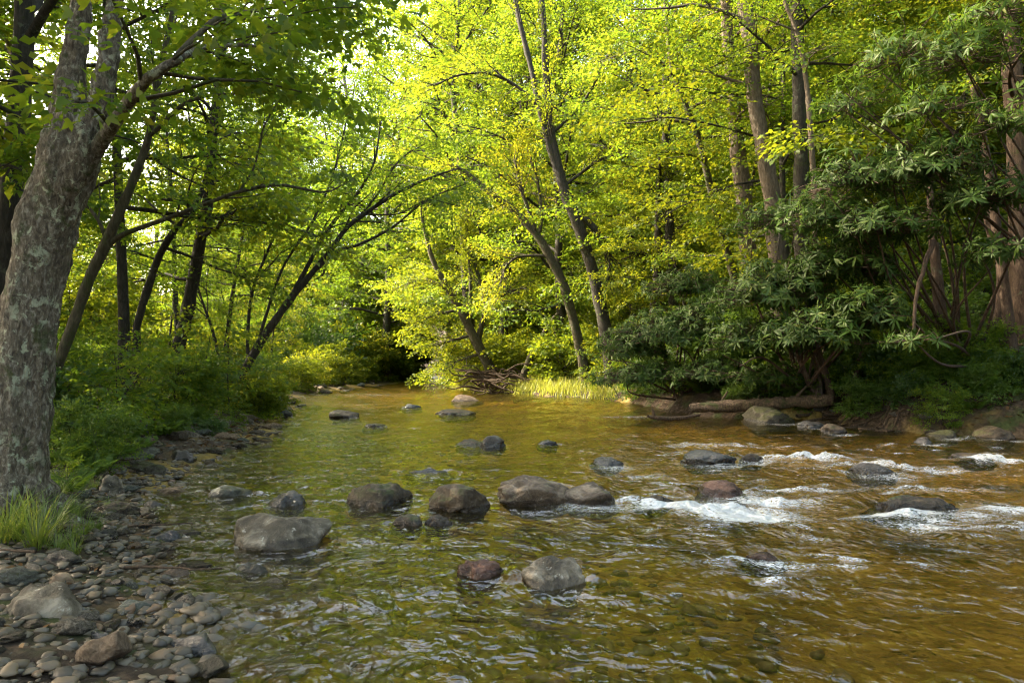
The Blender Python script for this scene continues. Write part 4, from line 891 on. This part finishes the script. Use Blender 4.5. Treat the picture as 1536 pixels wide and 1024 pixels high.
# ------------------------------------------------------------------ forest: kinds, then copies
def proto(name, seed, label, cat, **kw):
    t, c = make_tree(seed, **kw); r = thing(name, label, cat); obj('trunk' if cat != 'shrub' else 'stems', t, r); obj('crown' if cat != 'shrub' else 'leaves', c, r); return r
TALL = [proto('tall_tree', 700 + k, '', 'tree', Ht=19 + 2 * k, r0=.24, t0=.16, reach=5.2, n_limb=34, n_sub=8, n_spray=5, n_leaf=24, ln=.145, wd=.09, twig=.85, sub_len=2.2, leaf=LEAF, bark=[BARK_DARK, BARK_DARK, BARK_TAN][k]) for k in range(3)]
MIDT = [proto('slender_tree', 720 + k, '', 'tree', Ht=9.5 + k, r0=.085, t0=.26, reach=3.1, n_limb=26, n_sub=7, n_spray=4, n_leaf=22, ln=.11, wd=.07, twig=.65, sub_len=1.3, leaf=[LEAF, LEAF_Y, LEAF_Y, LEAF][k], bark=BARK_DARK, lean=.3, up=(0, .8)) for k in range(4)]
def shrub_kind(seed, leaf, Ht=1.7, stems=4, n_limb=9, n_sub=5, n_spray=3, n_leaf=11, ln=.09, wd=.055, twig=.34, sub_len=.5, reach=.95, flat=.8, up=(.1, .9)):
    return proto('shrub', seed, '', 'shrub', Ht=Ht, r0=.022, t0=.15, reach=reach, n_limb=n_limb, n_sub=n_sub, n_spray=n_spray, n_leaf=n_leaf, ln=ln, wd=wd, twig=twig, sub_len=sub_len, leaf=leaf, bark=BARK_DARK, stems=stems, up=up, flat=flat)
SHR = [shrub_kind(740, LEAF), shrub_kind(741, LEAF, 2.4, 2, 8, 4, 2, 7, .15, .095, .40, .55, 1.0, .6, (-.1, .5)), shrub_kind(742, FERN, ln=.12, wd=.05), shrub_kind(743, LEAF_D, 1.5, 5, 7, 4, 3, 9, .12, .075, .36, .5, .9), shrub_kind(744, LEAF, 3.0, 2, 7, 4, 2, 9, .11, .07, .42, .6, 1.1, .5, (-.05, .4))]
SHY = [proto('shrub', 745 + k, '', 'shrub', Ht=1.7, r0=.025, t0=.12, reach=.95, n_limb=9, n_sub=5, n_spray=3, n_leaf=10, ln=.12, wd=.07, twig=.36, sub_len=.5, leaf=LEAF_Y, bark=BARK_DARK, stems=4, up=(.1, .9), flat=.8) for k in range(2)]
for r in TALL + MIDT + SHR + SHY: r["_free"] = 1
def put(pool, x, y, s, label, group, dz=0.0):
    src = pool[rng.randrange(len(pool))]; loc = (x, y, H(x, y) - .05 + dz); rz = rng.uniform(0, 6.28)
    if "_free" in src.keys():
        del src["_free"]; src.location = loc; src.rotation_euler = (0, 0, rz); src.scale = (s, s, s * rng.uniform(.95, 1.1)); src["label"] = label; src["group"] = group; return src
    return copy_thing(src, loc, rz, (s, s, s * rng.uniform(.92, 1.12)), label, group)
spots = []
def clear(x, y, d):
    if any((x - a) ** 2 + (y - b) ** 2 < d * d for a, b in spots): return False
    spots.append((x, y)); return True
def in_clearing(x, y):
    # the open glade beyond the left bank that lets the sun through to the bend
    sx, sy = math.sin(R(SUN_AZ)), math.cos(R(SUN_AZ)); u = (x - 1) * sx + (y - 32) * sy; w = (x - 1) * sy - (y - 32) * sx
    return u > 8.5 and u < 60 and -19 < w < 16
def scatter(pool, n, area, s_lo, s_hi, label, group, dmin, margin):
    made = t = 0
    while made < n and t < n * 80:
        t += 1; x, y = rng.uniform(area[0], area[1]), rng.uniform(area[2], area[3])
        sl, sr = river(np.array([[x, y]])); s = max(sl[0], sr[0])
        if s < margin or abs(x) > y * .85 + 6 or (pool in (TALL, MIDT) and in_clearing(x, y)) or not clear(x, y, dmin): continue
        put(pool, x, y, rng.uniform(s_lo, s_hi), label, group); made += 1
def by_px(pool, items, label, group):
    for px, y, s in items: put(pool, (px - CX) / F * y, y, s, label, group)

# left bank
scatter(SHR, 24, (-16, -5, 7, 19), .35, .75, 'leafy green shrub in the thicket on the left bank', 'shrubs on the left bank', .7, 1.9)
by_px(SHR, [(118, 7.4, .36), (140, 8.6, .5), (185, 9.8, .55), (225, 10.8, .6), (262, 12, .65), (300, 13.2, .7), (345, 14.4, .75), (375, 15.8, .55), (398, 18, .5), (40, 8.4, .6), (95, 9.5, .6), (270, 15, .8), (325, 17, .8), (375, 20, .7)], 'dense green shrub overhanging the gravel at the left bank edge', 'shrubs along the left bank edge')
by_px(SHY, [(385, 15, .5), (402, 16.5, .45), (418, 22, .6)], 'bright young shrub catching the sun at the left water edge', 'bright shrubs at the left water edge')
scatter(MIDT, 26, (-26, -5.5, 10, 30), .8, 1.3, 'slender leafy tree in the left bank woodland', 'slender trees on the left bank', 1.8, 2.2)
scatter(TALL, 24, (-40, -9, 13, 50), .85, 1.2, 'tall tree in the woodland beyond the left bank', 'tall trees beyond the left bank', 3.4, 3.5)
for k in range(26):
    y = rng.uniform(19, 42); x = -rng.uniform(9.5 + max(0, y - 25) * .45, 26)
    if clear(x, y, 1.6): put(SHY, x, y, rng.uniform(1.3, 2.4), 'sunlit yellow green bush in the glade beyond the left bank', 'bushes in the sunny glade')
for k in range(9):
    y = rng.uniform(22, 44); x = -rng.uniform(11, 30)
    if clear(x, y, 2.0): put(MIDT, x, y, rng.uniform(.55, .75), 'small sunlit tree in the glade beyond the left bank', 'small trees in the sunny glade')
# bend
by_px(SHY, [(462, 33, .8), (490, 36, .9), (520, 39, .8), (540, 42, .8), (476, 39, 1.1), (505, 43, 1.2), (448, 30, .8)], 'bright yellow green shrub on the distant bar at the bend', 'bright shrubs at the bend')
by_px(SHY, [(552, 46, 1.6), (580, 49, 1.9), (530, 47, 1.7), (600, 54, 1.8)], 'tall sunlit bush under the trees just past the distant bar', 'sunlit bushes past the bar')
by_px(MIDT, [(545, 51, .8), (585, 56, .9), (515, 49, .7)], 'small sunlit tree just past the distant bar', 'small trees past the bar')
scatter(MIDT, 30, (-26, 8, 42, 64), .9, 1.6, 'leafy tree closing the view at the river bend', 'trees at the river bend', 2.6, 1.2)
scatter(SHR, 30, (-22, 6, 40, 60), 1.6, 2.6, 'dark shrub under the trees at the river bend', 'dark shrubs at the bend', 1.6, .8)
scatter(TALL, 30, (-36, 26, 46, 100), 1.1, 1.6, 'tall distant tree beyond the river bend', 'tall trees beyond the bend', 5.0, 2.5)
# right bank
scatter(SHY, 22, (-3, 9, 26, 42), .9, 1.5, 'sunny yellow green shrub in the undergrowth of the far right bank', 'sunny shrubs on the far right bank', 1.1, .7)
scatter(MIDT, 20, (-2, 22, 27, 46), .75, 1.15, 'sunlit slender tree on the far right bank', 'slender trees on the far right bank', 2.2, 1.5)
scatter(MIDT, 34, (6, 28, 17, 34), .8, 1.35, 'slender leafy tree on the slope behind the rhododendrons', 'slender trees on the right slope', 2.2, 2.5)
scatter(TALL, 30, (5, 48, 19, 62), .85, 1.25, 'tall tree on the wooded right hillside', 'tall trees on the right hillside', 4.0, 4)
scatter(SHR, 50, (6, 18, 13, 24), .4, 1.0, 'green shrub in the shade of the right slope', 'shrubs on the right slope', .8, .9)
for x, y, s in [(2.5, 31.5, 1.0), (-0.5, 38, 1.15), (5.5, 27, .95), (6, 34, 1.1)]:
    put(TALL, x, y, s, 'tall broad crowned tree reaching over the middle of the stream', 'broad trees along the middle stream')
by_px(SHR, [(930, 23.5, .75), (960, 22, .7), (985, 21, .8), (1010, 20, .6), (900, 26, .6), (1040, 18.6, .6), (1075, 17.6, .5), (1120, 17.4, .6)], 'low green shrub at the foot of the bushy rhododendron thicket', 'low shrubs below the thicket')
for x, y, s in [(-2.2, 37.5, 1.25), (-3.0, 46, 1.4), (-8.7, 47, 1.3), (-6, 66, 1.7)]:
    put(TALL, x, y, s, 'tall spreading tree closing the canopy over the bend', 'tall trees over the bend')
for k in range(40):
    y = rng.uniform(12.0, 16); x = float(xline(RB, y)) + rng.uniform(.15, 2.4)
    put(SHR, x, y, rng.uniform(.2, .42), 'small leafy seedling in the leaf litter of the right bank', 'seedlings on the right bank')
for k in range(16):
    y = rng.uniform(5.5, 13); x = float(xline(LB, y)) - rng.uniform(.5, 1.8)
    put(SHR, x, y, rng.uniform(.12, .24), 'small weed growing between the stones of the upper gravel bar', 'weeds on the gravel bar')
for x, y, s in [(1, 52, 1.5), (-13, 58, 1.6), (-15, 21, 1.15), (-22, 26, 1.2), (4, 60, 1.6), (-5.5, 78, 1.8)]:
    put(TALL, x, y, s, 'tall far tree filling the canopy behind the bend', 'tall far trees')
# off-frame trees, added to shade the near stream
for x, y, s in [(-7, 3, .95), (-6, -4, 1.0), (-11, 9, 1.0), (12, 5, 1.1), (13, 11, 1.1), (12.5, -5, 1.1), (-3, -9, 1.0), (5, -24, 1.1), (17, 16, 1.0), (-12, 4, 1.1), (-17, 9, 1.2), (-18, 0, 1.2)]:
    put(TALL, x, y, s, 'tall off-frame tree added to shade the near stream', 'off-frame trees added for shade')

for x, y, s in [(-24, 44, 1.15), (-27.5, 47, 1.2), (-31, 50, 1.25), (-22, 40, 1.0)]:
    put(MIDT, x, y, s, 'slender tree at the back of the sunny glade beyond the left bank', 'slender trees behind the glade')
for r in TALL + MIDT + SHR + SHY:
    if "_free" in r.keys():
        for c in list(r.children): bpy.data.objects.remove(c)
        bpy.data.objects.remove(r)

# ------------------------------------------------------------------ light
world = bpy.data.worlds.new("World"); scene.world = world; world.use_nodes = True
nt = world.node_tree; bg = nt.nodes['Background']
sky = nt.nodes.new('ShaderNodeTexSky'); sky.sky_type = 'NISHITA'; sky.sun_disc = False; sky.sun_elevation = R(SUN_EL); sky.sun_rotation = R(SUN_AZ)
nt.links.new(mixc(nt, 1.0, sky.outputs[0], (1.0, .94, .82), 'MULTIPLY'), bg.inputs[0]); bg.inputs[1].default_value = .15; sky.dust_density = 5.0; sky.air_density = 1.0
sd = bpy.data.lights.new('sun', 'SUN'); sd.energy = 2.0; sd.angle = R(.53); sd.color = (1, .91, .71)
so_ = bpy.data.objects.new('sun', sd); COL.objects.link(so_)
dirv = Vector((math.sin(R(SUN_AZ)) * math.cos(R(SUN_EL)), math.cos(R(SUN_AZ)) * math.cos(R(SUN_EL)), math.sin(R(SUN_EL))))
so_.rotation_euler = dirv.to_track_quat('Z', 'Y').to_euler(); so_.location = (0, 0, 40)
vs = scene.view_settings; vs.view_transform = 'Standard'; vs.look = 'None'; vs.gamma = 1.0; vs.exposure = 3.7; vs.use_curve_mapping = False
scene.render.engine = 'CYCLES'; c = scene.cycles
c.use_denoising = True; c.denoiser = 'OPENIMAGEDENOISE'; c.denoising_input_passes = 'RGB_ALBEDO_NORMAL'; c.denoising_prefilter = 'ACCURATE'; c.pixel_filter_type = 'BLACKMAN_HARRIS'; c.filter_width = 1.2; c.max_bounces = 8; c.diffuse_bounces = 4; c.glossy_bounces = 3; c.transmission_bounces = 4; c.transparent_max_bounces = 6
c.sample_clamp_indirect = 3.0; c.caustics_reflective = False; c.caustics_refractive = False

if HAZE:
    hm, nt, out = new_mat('haze'); pv = nt.nodes.new('ShaderNodeVolumePrincipled'); pv.inputs['Color'].default_value = (.95, .97, .92, 1); pv.inputs['Density'].default_value = HAZE; pv.inputs['Anisotropy'].default_value = .3
    nt.links.new(pv.outputs[0], out.inputs['Volume'])
    lo, hi = np.array([-460., -340., -1.8]), np.array([460., 640., 58.])
    v = np.array([[lo[0] if not i & 1 else hi[0], lo[1] if not i & 2 else hi[1], lo[2] if not i & 4 else hi[2]] for i in range(8)])
    hz_ = obj('haze', build_mesh('haze', v, np.array([[0, 2, 3, 1], [4, 5, 7, 6], [0, 1, 5, 4], [2, 6, 7, 3], [0, 4, 6, 2], [1, 3, 7, 5]]), hm))
    tag(hz_, 'thin pale air softening the far trees', 'haze', kind='stuff')
